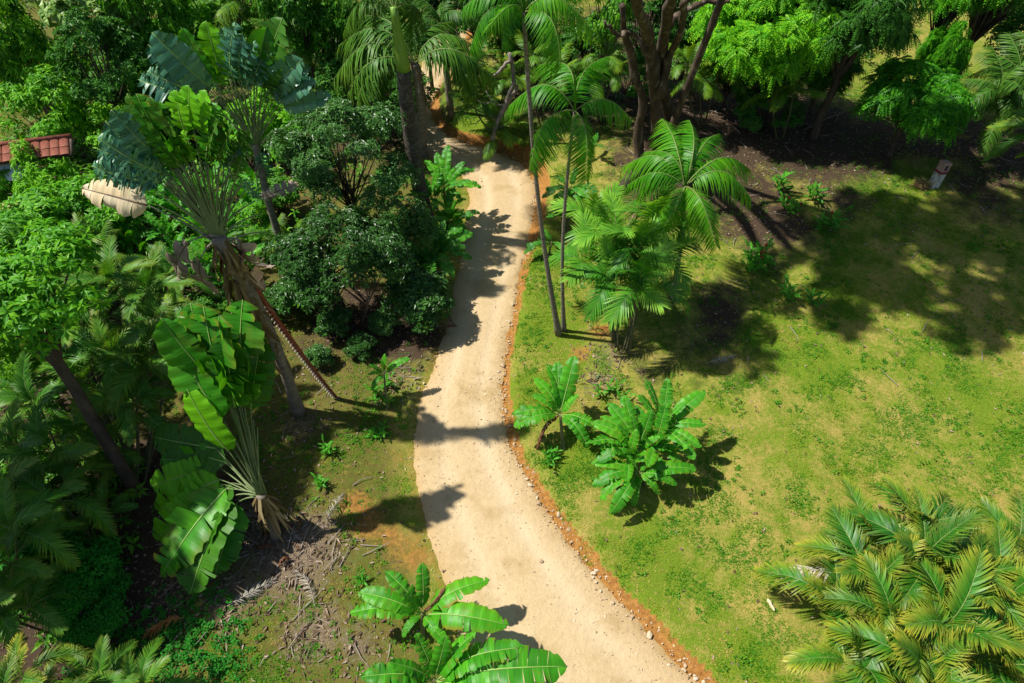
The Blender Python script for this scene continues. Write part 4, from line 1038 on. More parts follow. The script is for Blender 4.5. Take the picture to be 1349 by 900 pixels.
# ------------------------------------------------------------------ 4. the wood: trees and shrubs
tree_at((460, 212), 3.7, 'glossy', 'dense glossy leaved tree left of the royal palm trunk', 2.0)
tree_at((452, 335), 2.6, 'glossy_b', 'glossy multi stemmed tree in front of the denser one', 1.75, base=(470, 425))
tree_at((510, 300), 2.2, 'glossy_b', 'narrow glossy tree tucked against the royal palm trunk', 1.35)
tree_at((552, 392), 1.15, 'shrub', 'rounded glossy shrub at the shaded road edge', 1.15)
tree_at((398, 388), .95, 'shrub', 'low glossy shrub below the shaggy fan palm trunk', .9, rz=1.5)
tree_at((440, 425), .6, 'shrub', 'small dark shrub on the bare shaded slope', .6, rz=3)
tree_at((505, 425), .5, 'shrub', 'sparse knee high shrub between the two glossy ones', .5, rz=4)
tree_at((365, 400), .6, 'shrub', 'thin shrub touching the red striped stalk', .6, rz=2.2)
# bright shrubs at the left
tree_at((88, 288), 1.8, 'bright', 'bright long leaved bush covering the tiled roof corner', 1.9)
tree_at((20, 335), 2.2, 'bright_b', 'bright bush at the picture edge below the tiled roof', 1.7, rz=1)
tree_at((118, 300), 1.5, 'bright_b', 'bright bush just below the cream dead leaf', 1.45, rz=2)
tree_at((58, 146), 2.2, 'bright', 'sunlit bush right above the tiled roof', 1.7, rz=2.5)
tree_at((36, 88), 3.0, 'bright_b', 'sunlit bush higher up at the left picture edge', 1.6, rz=4)
tree_at((150, 165), 1.5, 'bright_b', 'mixed low bush between the roof and the waxy fan leaves', 1.3, rz=5)
tree_at((44, 392), 5.6, 'leaning', 'leafy crown of the leaning dark trunk at the left', 1.55, base=(182, 652), name='leaning_tree')
tree_at((40, 440), 2.4, 'mid', 'shaded green bush behind the leaning trunk', 1.5, rz=1)
tree_at((6, 380), 3.0, 'mid_b', 'green bush cut by the picture edge near the leaning crown', 1.4, rz=1.7)
tree_at((128, 82), 3.8, 'dark', 'cone shaped dark small leaved tree at the upper left', 1.75)
tree_at((176, 112), 2.0, 'bright_b', 'low sunlit bush under the cone shaped tree', 1.3, rz=2)
tree_at((14, 62), 3.8, 'mid', 'shadowed tree at the upper left edge', 1.7, rz=3)
tree_at((118, 12), 4.8, 'pale', 'pale large leaved tree crown at the top left', 1.6)
tree_at((160, 30), 4.2, 'pale', 'yellowish large leaved tree beside the pale one', 1.0, rz=2)
tree_at((196, 18), 4.4, 'mid', 'mid green tree at the top behind the blue green fan leaves', 1.7, rz=2)
tree_at((236, 66), 2.8, 'bright', 'sunlit tree peeping between the two fan palms', 1.6, rz=3.4)
tree_at((395, 22), 4.2, 'mid_b', 'loose leaved tree with pale trunk at the top', 1.6)
tree_at((436, 45), 3.4, 'mid', 'mid green tree left of the royal palm crown', 1.6, rz=5)
tree_at((300, 30), 2.6, 'mid_b', 'leafy tree hidden behind the fan palm tips', 1.7, rz=3)
tree_at((345, 165), 1.4, 'bright_b', 'bright bush glimpsed between the fan palm trunks', 1.5, rz=1.2)
tree_at((390, 190), 1.2, 'bright', 'low bright bush left of the dense glossy tree', 1.1, rz=.7)
tree_at((215, 170), 1.2, 'mid_b', 'shaded bush under the deep green fan leaves', 1.5, rz=.7)
tree_at((470, 95), 2.2, 'dark', 'dark bush under the palm fronds beside the far road bend', 1.5, rz=1.2)
tree_at((505, 150), 1.4, 'dark', 'dark bush between the glossy tree and the far road', 1.2, rz=4.2)
tree_at((560, 14), 3.6, 'dark', 'dark tree over the far end of the road', 1.5, rz=.5)
tree_at((625, 25), 3.2, 'dark', 'dark tree right of the far road end', 1.3, rz=5.5)
tree_at((660, 15), 4.2, 'dark', 'deep shade tree behind the tallest slim palm', 1.5, rz=2.5)
tree_at((725, 45), 3.2, 'dark', 'dark crown right of the tallest slim palm', 1.5, rz=1.5)
tree_at((800, 45), 4.2, 'mid_b', 'lit leafy tree left of the big bare trunks', 1.3, rz=1.5)
tree_at((770, 90), 2.2, 'dark', 'dark bush behind the few fronded slim palm', 1.4, rz=.9)
tree_at((905, 60), 2.6, 'dark', 'dark bush behind the big bare trunks', 1.7, rz=3.9)
for (c_, z_, R_, k_, lb) in (((850, 40), 3.4, 1.5, 'dark', 'dark leafy tree between and behind the big bare trunks'), ((960, 105), 1.9, 1.3, 'dark', 'dark bush left under the bright feathered tree'), ((722, 105), 1.7, 1.1, 'dark', 'dark bush between the two slim palm crowns'), ((832, 118), 1.4, 1.1, 'dark', 'dark bush at the foot of the thin bare trunk'),
                        ((680, 60), 2.4, 1.3, 'mid', 'leafy tree just right of the tallest slim palm trunk'), ((1000, 20), 4.0, 1.8, 'dark', 'dark tree behind the bright feathered tree'), ((540, 120), 1.6, 1.0, 'dark', 'dark bush left of the far road bend')):
    tree_at(c_, z_, k_, lb, R_, rz=c_[0] * .37)
tree_at((62, 236), 2.1, 'bright_b', 'small bright bush against the right end of the tiled roof', 1.1, rz=3.1)
tree_at((30, 262), 1.5, 'bright', 'small bright bush directly below the white awning', .9, rz=5.1)
tree_at((60, 640), .9, 'mid', 'low bush in the shade under the leaning trunk', 1.1, rz=2.6)
tree_at((20, 720), 1.0, 'fern', 'fine leaved shrub at the shaded left edge', 1.1, rz=2.9)
# the right-hand trees
tree_at((1008, 62), 4.0, 'lime', 'bright tree with drooping feathered leaves at the upper right', 2.75)
tree_at((1122, 42), 5.0, 'lime_shaded', 'shadowed feathered tree with a forked dark trunk', 2.0)
tree_at((1196, 148), 2.5, 'lime_b', 'lower feathered tree in front of the pale far lawn', 1.75)
tree_at((1262, -6), 5.4, 'lime_c', 'bright feathered branches at the top above the pale far lawn', 1.5, rz=1.3)
tree_at((1228, 100), 3.0, 'lime_b', 'thin upright feathered tree against the pale far lawn', .8, rz=2)
tree_at((1318, -14), 5.4, 'lime_shaded', 'feathered branches hanging from the top right corner', 2.0, rz=2)
tree_at((1350, 60), 3.0, 'dark', 'dark bush behind the shadowed palms at the right edge', 1.6, rz=2)
tree_at((1010, 155), 1.0, 'dark', 'dark undergrowth bush below the bright feathered tree', 1.3, rz=1)
tree_at((1080, 110), 2.0, 'lime_shaded', 'deep shade thicket between the two feathered trees', 1.4, rz=1)
# the big many-trunked tree whose crown is above the picture
B = at(866, 216); th = thing('big_tree', B, 'big old tree with several bare twisting trunks', 'tree')
t_, c_ = tree_parts(h=12.6, r=(7.2, 4.2, 1.5), clear=11.0, lean=(7.6 - B[0], 19.0 - B[1]), **KINDS['canopy'])
part('crown', c_, th); part('limb', t_, th)
for (pts, ra, rb) in (([(868, 218, 0), (866, 150, 2.4), (858, 90, 4.4), (846, 40, 6.2), (832, -20, 8.6)], .29, .16), ([(842, 222, 0), (838, 170, 1.7), (842, 120, 3.4), (832, 70, 4.9), (820, 10, 6.8)], .19, .10),
                      ([(886, 205, 0), (884, 150, 2.0), (872, 100, 3.9), (876, 40, 5.9), (890, -20, 8.4)], .25, .15), ([(872, 120, 3.6), (896, 70, 5.2), (905, 0, 7.6)], .16, .10), ([(850, 60, 5.6), (826, 40, 6.0), (812, 44, 6.0), (796, 30, 6.6)], .11, .05), ([(878, 30, 6.2), (920, 8, 6.6), (960, 4, 6.6)], .12, .06)):
    K = np.array([loc(th, at_z(a, b, z + B[2])) for a, b, z in pts]); P = resample(K, 16)
    rr = np.random.RandomState(int(ra * 1000)); P = P + np.cumsum(rr.normal(0, .045, P.shape), 0) * [1, 1, 0] * np.sin(np.linspace(0, 3.14, 16))[:, None] + rr.normal(0, .03, P.shape); P[0, 2] -= .2
    mb = MB(); mb.tube(P, np.linspace(ra, rb, 16) * (1 + .12 * rr.normal(size=16)), 9)
    part('trunk', mb.build('trunk', [M['old_bark']]), th)

# ------------------------------------------------------------------ 5. palms of the wood
clump_palm((172, 660), [((155, 378), 3.4, 11), ((200, 388), 3.2, 10), ((150, 470), 2.6, 10), ((195, 480), 2.4, 10), ((118, 505), 2.2, 10), ((110, 440), 2.8, 8), ((218, 440), 2.6, 8), ((180, 535), 1.8, 8)],
           'tall arching palm clump with thin dark canes behind the low fan palm', style='areca_l', L=1.45, seed=41, cane_r=.045, hi=1.1, lo=-.5)
clump_palm((128, 745), [((52, 535), 2.0, 9), ((30, 590), 2.0, 9), ((72, 600), 1.8, 8), ((20, 650), 1.8, 8), ((80, 660), 1.7, 7)], 'shaded palm clump with bare canes over the pale litter', style='areca_l', L=1.35, seed=42, cane_r=.035, hi=1.1, lo=-.5)
clump_palm((-20, 800), [((15, 745), 2.2, 9), ((-10, 800), 2.0, 9), ((40, 800), 1.4, 8), ((20, 700), 2.6, 8)], 'dark palm at the lower left edge above the lime frond tips', style='areca_l', L=1.3, seed=43)
clump_palm((40, 960), [((35, 895), 2.0, 8), ((70, 925), 1.6, 8), ((10, 935), 1.9, 8)], 'lime tipped palm in the bottom left corner', style='areca', L=1.0, seed=44)
clump_palm((215, 960), [((190, 915), 1.2, 9), ((130, 905), 1.4, 9)], 'dim palm at the bottom edge below the clover like cover', style='areca_l', L=1.1, seed=45)
palm((20, 90), (22, 22), 'grey green palm in the top left corner', style='forest', n=13, L=2.3, r0=.12, r1=.1, seed=46)
palm((300, 110), (318, 10), 'yellow green palm crown rising behind the blue green fan leaves', style='forest', n=13, L=2.2, r0=.13, r1=.1, seed=47)
palm((270, 90), (262, 26), 'yellow green palm left of the taller one at the top', style='forest', n=11, L=1.8, r0=.12, r1=.1, seed=48)
palm((390, 130), (388, 62), 'drooping palm right of the blue green fan leaves', style='forest', n=12, L=2.0, r0=.13, r1=.1, seed=49)
palm((455, 110), (428, 60), 'palm with grey drooping fronds left of the royal palm', style='royal', n=11, L=2.2, r0=.13, r1=.1, seed=50)
palm((595, 158), (582, 36), 'thin trunked palm on the grassy far bank', style='royal', n=9, L=1.5, r0=.15, r1=.11, seed=51)
palm((620, 40), (630, -10), 'dark palm over the far road end', style='royal', n=11, L=2.4, r0=.15, r1=.11, seed=52)
for i, (b, st, lb) in enumerate((((650, 175), [((640, 120), 1.6, 9), ((668, 108), 2.0, 9), ((625, 142), 1.2, 7)], 'leafy understory palm behind the dead snag'), ((612, 135), [((610, 100), 1.2, 8), ((628, 82), 1.7, 8)], 'low palm between the thin trunked palm and the snag'),
                                 ((720, 170), [((715, 110), 2.0, 9), ((740, 100), 2.2, 9), ((700, 80), 2.8, 8)], 'dim understory palm behind the few fronded slim palm'), ((795, 160), [((780, 110), 2.0, 9), ((810, 100), 2.4, 9), ((798, 80), 3.0, 8)], 'dark cane palm left of the big bare trunks'),
                                 ((930, 165), [((920, 110), 2.2, 9), ((945, 100), 2.4, 9), ((905, 90), 2.8, 9)], 'cane palm in deep shade right of the big bare trunks'), ((1030, 180), [((1020, 130), 2.0, 9), ((1045, 125), 2.2, 9)], 'cane palm in deep shade under the bright feathered tree'),
                                 ((690, 60), [((680, 20), 2.0, 9), ((705, 10), 2.4, 9)], 'far dark palm behind the tallest slim palm'), ((660, 200), [((655, 185), .7, 8), ((668, 170), 1.0, 7)], 'short palm tuft at the bend of the road'))):
    clump_palm(b, st, lb, style='forest', L=1.25, seed=60 + i, cane_r=.04)
clump_palm((1318, 205), [((1312, 128), 2.6, 11), ((1340, 112), 2.8, 11), ((1360, 135), 2.4, 11), ((1322, 155), 1.8, 10), ((1372, 100), 3.0, 10)], 'shadowed palm clump at the upper right edge', style='royal', L=1.7, seed=71, cane_r=.05)  # darker royal frond colour stands in for shade on this clump
clump_palm((1420, 260), [((1385, 190), 2.4, 12), ((1400, 230), 1.9, 9)], 'palm reaching striped fronds in from the right edge', style='areca_l', L=2.0, seed=72)
for i, (b, st, L_, lb) in enumerate((((250, 450), [((235, 425), 1.1, 8), ((262, 430), 1.0, 7)], 1.0, 'low palm right behind the upper blades of the low fan palm'), ((90, 500), [((80, 470), 1.3, 8), ((105, 462), 1.5, 8)], 1.1, 'bushy palm under the crown of the leaning trunk'),
                                    ((30, 560), [((22, 530), 1.2, 8), ((45, 525), 1.4, 8)], 1.1, 'bushy palm at the left edge below the leaning crown'), ((130, 620), [((118, 600), .9, 8), ((142, 598), 1.0, 7)], 1.0, 'shaded low palm just left of the leaning trunk foot'),
                                    ((60, 780), [((50, 765), .9, 8)], 1.0, 'dark low palm left of the feathery fine leaved shrub'), ((150, 690), [((140, 675), .7, 7)], .8, 'small dark palm in the shade below the cane palms'),
                                    ((120, 360), [((112, 335), 1.5, 9), ((135, 340), 1.3, 8)], 1.3, 'sunlit arching palm below the bright bushes'), ((225, 400), [((222, 372), 1.5, 9), ((240, 368), 1.4, 7)], 1.2, 'sunlit palm just left of the shaggy trunk'),
                                    ((300, 345), [((296, 325), 1.0, 7)], 1.0, 'small palm behind the shaggy trunk'), ((372, 345), [((365, 318), 1.0, 7), ((388, 322), .9, 6)], 1.0, 'pale green palm sucker left of the glossy trees'))):
    clump_palm(b, st, lb, style='areca_l' if i % 3 else 'forest', L=L_, seed=80 + i, cane_r=.03, hi=1.1, lo=-.4)
tree_at((330, 300), .9, 'bright_b', 'low bright bush behind the shaggy trunk', 1.0, rz=.3)
tree_at((365, 265), 1.0, 'mid_b', 'leafy bush between the fan palm trunk and the glossy tree', 1.0, rz=.9)
tree_at((285, 420), .8, 'mid', 'low leafy bush at the shaggy trunk above the low fan palm', .8, rz=1.9)
tree_at((420, 470), .35, 'shrub', 'knee high shrub near the tip of the red striped stalk', .45, rz=1.1)
tree_at((475, 455), .35, 'shrub', 'small leafy shrub in the shade above the banana sapling', .5, rz=2.7)
# thickets of big-leaved plants on the left slope
r = random.Random(5)
spots = [(150, 320), (185, 300), (215, 330), (240, 300), (175, 345), (205, 290), (260, 330), (235, 355), (275, 370), (290, 300), (130, 345), (225, 255), (255, 275), (285, 345), (310, 330), (330, 290), (345, 270), (320, 370), (250, 390), (200, 265), (180, 265), (160, 290), (300, 400), (230, 380), (280, 260)]
for i, p_ in enumerate(spots):
    banana(p_, [((p_[0] + r.randint(-8, 8), p_[1] - 22), .9, (7, r.uniform(.8, 1.2))), ((p_[0] + 14, p_[1] - 12), .7, (5, .8))], 'bright big leaved plant in the thicket below the fan palms', group='big leaved plants filling the left slope',
           kind='hel' if i % 4 else 'near', name='heliconia_plant', cat='plant', seed=100 + i, stem_r=.03)
banana((100, 170), [((106, 160), .8, (8, 1.0))], 'grey green big leaved plant right of the tiled roof ridge', seed=140, kind='far', stem_r=.04)
banana((120, 150), [((118, 128), 1.2, (6, 1.1))], 'upright banana shoot above the tiled roof', seed=141, kind='near', stem_r=.05)
# fine leaved shrubs near the bottom left
tree_at((92, 762), .9, 'fern', 'feathery fine leaved shrub at the lower left', 1.0)
tree_at((125, 800), .55, 'fern', 'low fine leaved shrub below the feathery one', .8, rz=2)

# ------------------------------------------------------------------ 6. built and fallen things
# red brown striped stalk leaning from the shaggy fan palm down to the slope
B = at(443, 524); th = thing('striped_stalk', B, 'red brown stalk with white notches leaning against the shaggy fan palm trunk', 'leaf stalk')
T2 = bpy.data.objects['fan_palm']; top = loc(th, at_z(333, 376, 4.55))
t = np.linspace(0, 1, 24)[:, None]; P = top * t + UPZ * -.25 * np.sin(np.pi * t); P[0] += [0, 0, .03]
mb = MB(); mb.tube(P, np.linspace(.045, .085, 24), 8); part('stalk', mb.build('stalk', [solid_mat('red_brown_stalk', (.16, .028, .014), (.30, .065, .03), 7, .5, .3)]), th)
white = solid_mat('white_notch', (.42, .34, .29), (.62, .54, .48), 9, .7, .2)
mb = MB(); mb.box((0, 0, 0), (.055, .013, .02), None); nm = mb.build('notch', [white], False)
dirv = unit(top)
for k in range(34):
    q = .03 + .84 * k / 33; c = top * q + UPZ * (-.25 * math.sin(math.pi * q)); rad = .045 + .04 * q
    sd = unit(np.cross(dirv, [0, -.6, .8])); nrm_ = np.cross(sd, dirv); nrm_ = nrm_ if nrm_[2] > 0 else -nrm_
    o = part('notch', nm, th, frame(c + nrm_ * rad * .9 - sd * .045, c + nrm_ * rad * .9 - sd * .045 + (sd * .75 + dirv * .65), up=nrm_))
# house with tiled roof at the left edge
tile_m = solid_mat('clay_tile', (.14, .040, .026), (.25, .075, .045), 5, .85, .3, c3=(.30, .13, .08))
wallm = solid_mat('ochre_wall', (.34, .22, .10), (.42, .30, .15), 2, .9, .1)
zr = 3.2
P1 = at_z(91, 181, zr); P0 = at_z(-60, 199, zr); ax = unit(P0 - P1); ax[2] = 0; ax = unit(ax); Lr = 6.2
dn = np.array([-ax[1], ax[0], 0]); dn = dn if dn[1] < 0 else -dn
slope = unit(dn * 1.0 + np.array([0, 0, -.52])); nrm_r = np.cross(ax, slope); nrm_r = nrm_r if nrm_r[2] > 0 else -nrm_r
ctr = P1 + ax * Lr / 2 + dn * 1.2; gz0 = float(land(ctr[0], ctr[1])[0])
th = thing('house', (ctr[0], ctr[1], gz0), 'small house with reddish clay tiled roof behind the bright bushes', 'house')
Rm = np.stack([ax, dn, UPZ], 1)
mb = MB(); mb.box((0, -1.2, 1.0), (Lr / 2 - .35, .55, 1.0), Rm); part('wall', mb.build('wall', [wallm], False), th)
p1 = loc(th, P1)
mb = MB()
for sg in (1, -1):
    sl_ = unit(dn * sg + np.array([0, 0, -.52])); n_ = np.cross(ax, sl_); n_ = n_ if n_[2] > 0 else -n_
    a = p1 - n_ * .05; W_ = .68
    v = [a, a + ax * Lr, a + ax * Lr + sl_ * W_, a + sl_ * W_]
    mb.add(np.array(v + [q - n_ * .05 for q in v]), [[0, 1, 2, 3], [7, 6, 5, 4], [0, 3, 7, 4], [1, 5, 6, 2], [3, 2, 6, 7]])
roof = part('roof', mb.build('roof', [solid_mat('roof_deck', (.10, .05, .035), (.16, .08, .05), 4)], False), th)
mb = MB(); a = np.linspace(0, np.pi, 6); V = []
for xx in (0, .36):
    for q in a: V.append([xx, .15 * math.cos(q), .055 * math.sin(q) + (.012 if xx == 0 else .03)])
mb.add(V, [[i, i + 1, i + 7, i + 6] for i in range(5)], None)
tm = mb.build('tile', [tile_m], True); rr = np.random.RandomState(3)
for row in range(2):
    for k in range(int(Lr / .30)):
        b_ = p1 + ax * (.16 + k * .30) + slope * (.30 * row + .02) + nrm_r * (.012 + .004 * rr.rand())
        Mx = Matrix.Identity(4)
        for i in range(3):
            Mx[i][0] = slope[i]; Mx[i][1] = ax[i]; Mx[i][2] = nrm_r[i]; Mx[i][3] = b_[i]
        part('tile', tm, roof, Mx)
mb = MB(); mb.tube([p1 + UPZ * .03 - ax * .08, p1 + UPZ * .03 + ax * (Lr / 2), p1 + UPZ * .03 + ax * Lr], [.10, .10, .10], 8); part('ridge_cap', mb.build('ridge_cap', [tile_m]), roof)
mb = MB(); e1 = p1 - ax * .06; mb.tube([e1 + slope * .05, e1 + slope * .35, e1 + slope * .70], [.06, .06, .06], 6); part('verge_board', mb.build('verge_board', [M['bark']]), roof)
# white awning in front of the house
Ca = at_z(18, 222, 2.3); th = thing('awning', (Ca[0], Ca[1], float(land(Ca[0], Ca[1])[0])), 'white panelled awning in front of the clay tiled roof', 'awning')
wm = solid_mat('white_sheet', (.50, .55, .62), (.62, .66, .72), 3, .45, .05, spec=.5)
Cc = loc(th, at_z(22, 197, 2.95)); 
cor = [loc(th, at_z(37, 222, 2.3)), loc(th, at_z(-30, 204, 2.3)), loc(th, at_z(-24, 240, 2.3)), loc(th, at_z(30, 238, 2.3))]
cor = [cor[0], cor[3], cor[2], cor[1]]
for i in range(4):
    a, b_ = np.array(cor[i]), np.array(cor[(i + 1) % 4]); mb = MB()
    n_ = unit(np.cross(b_ - a, Cc - a)); n_ = n_ if n_[2] > 0 else -n_
    g = .03; m3 = (a + b_ + Cc) / 3; tri = [q + (m3 - q) * g for q in (a, b_, Cc)]
    V = np.array([q + n_ * .012 for q in tri] + [q - n_ * .012 for q in tri])
    mb.add(V, [[0, 1, 4, 3], [1, 2, 5, 4], [2, 0, 3, 5]], [[0, 1, 2], [5, 4, 3]]); part('panel', mb.build('panel', [wm], False), th)
    mb = MB(); mb.tube([a, Cc], [.035, .035], 6); part('rib', mb.build('rib', [M['grey_paint']] if 'grey_paint' in M else [wm]), th)
    mb = MB(); mb.tube([[a[0], a[1], -.1], a], [.04, .04], 6); part('post', mb.build('post', [wm]), th)
# painted post on the shaded lawn
B = at(1229, 245); th = thing('painted_post', B, 'short leaning post painted grey and pink with a black opening', 'post')
paint, nt, out = nmat('flaking_post_paint')
tc = N(nt, 'ShaderNodeTexCoord'); sx = N(nt, 'ShaderNodeSeparateXYZ'); nt.links.new(tc.outputs['Object'], sx.inputs[0])
n1 = noise(nt, tc.outputs['Object'], 9, 5)
base_c = ramp(nt, n1, [(.38, (.20, .19, .17)), (.5, (.50, .48, .44)), (.7, (.62, .60, .56))])
pink = ramp(nt, n1, [(.35, (.36, .20, .16)), (.6, (.48, .30, .25))])
zz = sx.outputs[2]
c = mixc(nt, mth(nt, 'GREATER_THAN', zz, .58), base_c, pink)
c = mixc(nt, mth(nt, 'MULTIPLY', mth(nt, 'GREATER_THAN', zz, .57), mth(nt, 'LESS_THAN', zz, .66)), c, (.22, .015, .02))
p = N(nt, 'ShaderNodeBsdfPrincipled', ins={'Roughness': .85}); nt.links.new(c, p.inputs['Base Color']); nt.links.new(p.outputs[0], out.inputs[0])
mb = MB()
hw = .15
for (z0, z1) in ((-.1, .70), (.92, 1.02)):
    mb.box((0, 0, (z0 + z1) / 2), (hw, hw, (z1 - z0) / 2))
for sx_ in (-1, 1):
    mb.box((sx_ * (hw - .03), 0, .81), (.03, hw, .108))
mb.box((0, hw - .03, .81), (hw - .062, .03, .108))
post = part('post', mb.build('post', [paint], False), th); post.rotation_euler = (RAD(-4), RAD(7), .25)
mb = MB(); mb.box((0, .02, .81), (hw - .064, .08, .106)); o = part('opening', mb.build('opening', [solid_mat('hollow_shade', (.006, .006, .006), (.012, .011, .01))], False), post)  # black block fills the hollow; its inside shade is put into the colour
# earth mound with dry straw beside the post
B = at(1214, 244); th = thing('straw_mound', B, 'small mound of brown dry straw beside the painted post', 'mound')
mb = MB(); rr = np.random.RandomState(4); n = 10
P = [[math.cos(a) * .32 * q, math.sin(a) * .32 * q, .22 * (1 - q * q) + rr.normal(0, .012)] for q in (0.02, .35, .7, 1.0) for a in np.linspace(0, 6.28, n, endpoint=False)]
mb.add(P, [[i * n + j, i * n + (j + 1) % n, (i + 1) * n + (j + 1) % n, (i + 1) * n + j] for i in range(3) for j in range(n)])
part('mound', mb.build('mound', [solid_mat('brown_earth', (.10, .055, .02), (.20, .12, .05), 8)]), th)
mb = MB()
for k in range(120):
    a = rr.uniform(0, 6.28); q = rr.uniform(0, .34); p0 = np.array([math.cos(a) * q, math.sin(a) * q, .22 * (1 - (q / .34) ** 2)]); d = np.array([math.cos(a) * .7 + rr.normal(0, .4), math.sin(a) * .7 + rr.normal(0, .4), .35 - q]) * .2
    sd = np.array([-d[1], d[0], 0]) * .06; mb.add([p0 - sd, p0 + sd, p0 + d], None, [[0, 1, 2]])
tag(part('straw', mb.build('straw', [M['straw']]), th), kind='stuff')
# dead grey snag hanging over the grass bank
B = at(598, 205); 
B = at(645, 205); th = thing('dead_snag', B, 'bare grey branching snag over the grass bank at the road bend', 'dead tree')
def zpath(pts, n=14, seed=0, w_=.02):
    K = np.array([loc(th, at_z(a, b, z)) for a, b, z in pts]); rr = np.random.RandomState(seed); P = resample(K, n); return P + rr.normal(0, w_, P.shape)
mb = MB()
for i, (pts, ra, rb) in enumerate((([(645, 205, .4), (652, 170, 1.4), (664, 140, 2.3), (676, 105, 3.2), (672, 70, 4.2)], .09, .08), ([(676, 108, 3.1), (680, 118, 2.8), (668, 138, 2.2), (660, 152, 1.7), (656, 160, 1.5)], .08, .06), ([(674, 76, 4.0), (660, 92, 3.6), (648, 102, 3.3)], .07, .05),
                                  ([(658, 158, 1.55), (640, 150, 1.6), (622, 142, 1.7), (612, 150, 1.5)], .045, .015), ([(658, 158, 1.55), (662, 166, 1.4), (654, 168, 1.35)], .04, .015), ([(666, 140, 2.2), (650, 134, 2.3), (640, 120, 2.6)], .04, .012),
                                  ([(640, 150, 1.6), (630, 160, 1.4), (618, 165, 1.2)], .03, .008), ([(650, 134, 2.3), (636, 136, 2.2), (626, 128, 2.4)], .025, .008), ([(622, 142, 1.7), (610, 135, 1.9)], .02, .006), ([(656, 162, 1.5), (646, 172, 1.2), (640, 166, 1.3)], .025, .008))):
    (mb if i else mb).tube(zpath(pts, 12, i), np.linspace(ra, rb, 12), 6)
part('branch', mb.build('branch', [M['bark_grey']]), th)
# dark fallen log between the trees and the short palm, and a dry branch on the forest floor
B = at(808, 258); th = thing('fallen_log', B, 'dark mossy fallen log on the slope behind the short palm', 'log')
E = loc(th, at(868, 214)) + UPZ * .3
mb = MB(); tt = np.linspace(0, 1, 10)[:, None]; P = E * tt + UPZ * .14; P += np.random.RandomState(2).normal(0, .03, P.shape); mb.tube(P, np.linspace(.17, .24, 10), 9); part('log', mb.build('log', [solid_mat('mossy_bark', (.03, .025, .016), (.08, .075, .03), 4, .9, .7)]), th)
B = at(815, 312); th = thing('bent_branch', B, 'bare tan branch bending up from the ground beside the short palm', 'branch')
mb = MB(); K = np.array([loc(th, at_z(a, b, z + B[2])) for a, b, z in ((812, 316, .03), (828, 296, .10), (838, 278, .2), (845, 258, .35))]); mb.tube(resample(K, 10), np.linspace(.05, .03, 10), 6); part('branch', mb.build('branch', [M['bark_tan']]), th)
B = at(1068, 168); th = thing('fallen_branch', B, 'thin pale fallen branch on the dark forest floor', 'branch')
mb = MB(); E = loc(th, at(1112, 148)); mb.tube(np.array([E * q + UPZ * (.05 + .05 * math.sin(q * 5)) for q in np.linspace(-.2, 1, 9)]), np.linspace(.05, .02, 9), 6); part('branch', mb.build('branch', [M['bark_tan']]), th)
# dead palm base of cut orange stalks at the low fan palm's foot
rr = np.random.RandomState(6)
for k, (a, b_, s_, lb) in enumerate(((340, 722, .26, 'orange dry leaf base left of the low fan palm'), (352, 712, .22, 'orange dry leaf base nearest the low fan palm trunk'), (384, 738, .20, 'brown dry leaf base below the low fan palm'), (376, 690, .18, 'reddish dry leaf base right of the low fan palm'), (392, 700, .16, 'tan dry leaf base farthest right of the low fan palm'))):
    B = at(a, b_); me_ = BAN['brown'][(k % 3) * 3 + 1][0]
    o = part('fallen_leaf', me_, None, Matrix.Translation(Vector(B + UPZ * .06)) @ frame((0, 0, 0), (s_ * 1.6 * math.cos(k * 1.9), s_ * 1.6 * math.sin(k * 1.9), .06), roll=.4, wide=2.6)); tag(o, lb, 'dead leaf', 'dry leaf bases round the low fan palm')
# pale dry leaf lying on the lawn
B = at(1010, 790); me_ = TRV['cream'][1]; o = part('dry_leaf', me_, None, Matrix.Translation(Vector(B + UPZ * .07)) @ frame((0, 0, 0), (.08, -.30, .03), roll=.5, wide=.8)); tag(o, 'single pale dry leaf lying on the sunny lawn', 'dead leaf')
B = at(770, 440); o = part('fallen_frond', FR['dead'][2], None, Matrix.Translation(Vector(B + UPZ * .10)) @ frame((0, 0, 0), (.9, .1, .04), roll=.2)); tag(o, 'orange fallen frond on bare soil under the fluffy palms', 'dead frond')

for k, (a, b_, az, L, st, lb) in enumerate(((300, 800, .6, 1.2, 'grey', 'grey fallen frond in the litter below the huge paddle leaves'), (415, 800, 2.2, 1.1, 'grey', 'grey fallen frond in the pale litter near the leaning banana plant'), (430, 690, 1.2, .9, 'grey', 'short grey fallen frond beside the bare soil'),
                                            (250, 815, 3.6, 1.0, 'dead', 'brown fallen frond beside the clover like cover'), (930, 480, .3, 1.0, 'grey', 'dry fallen frond in the shade right of the fluffy palms'))):
    B = at(a, b_); o = part('fallen_frond', FR[st][k % 4], None, Matrix.Translation(Vector(B + UPZ * .05)) @ frame((0, 0, 0), (L * math.cos(az), L * math.sin(az), .02), roll=.3)); tag(o, lb, 'dead frond')

# ------------------------------------------------------------------ 7. stuff nobody could count
def in_view(x, y, mx=60, my=60):
    a, b_ = project(np.stack([x, y, 0 * x + .1], -1)); return (a > -mx) & (a < 1349 + mx) & (b_ > -my) & (b_ < 900 + my)
def scatter(n, seed, x0=-22, x1=22, y0=4, y1=43):
    rs = np.random.RandomState(seed); x = rs.uniform(x0, x1, n); y = rs.uniform(y0, y1, n); k = in_view(x, y); return x[k], y[k], rs
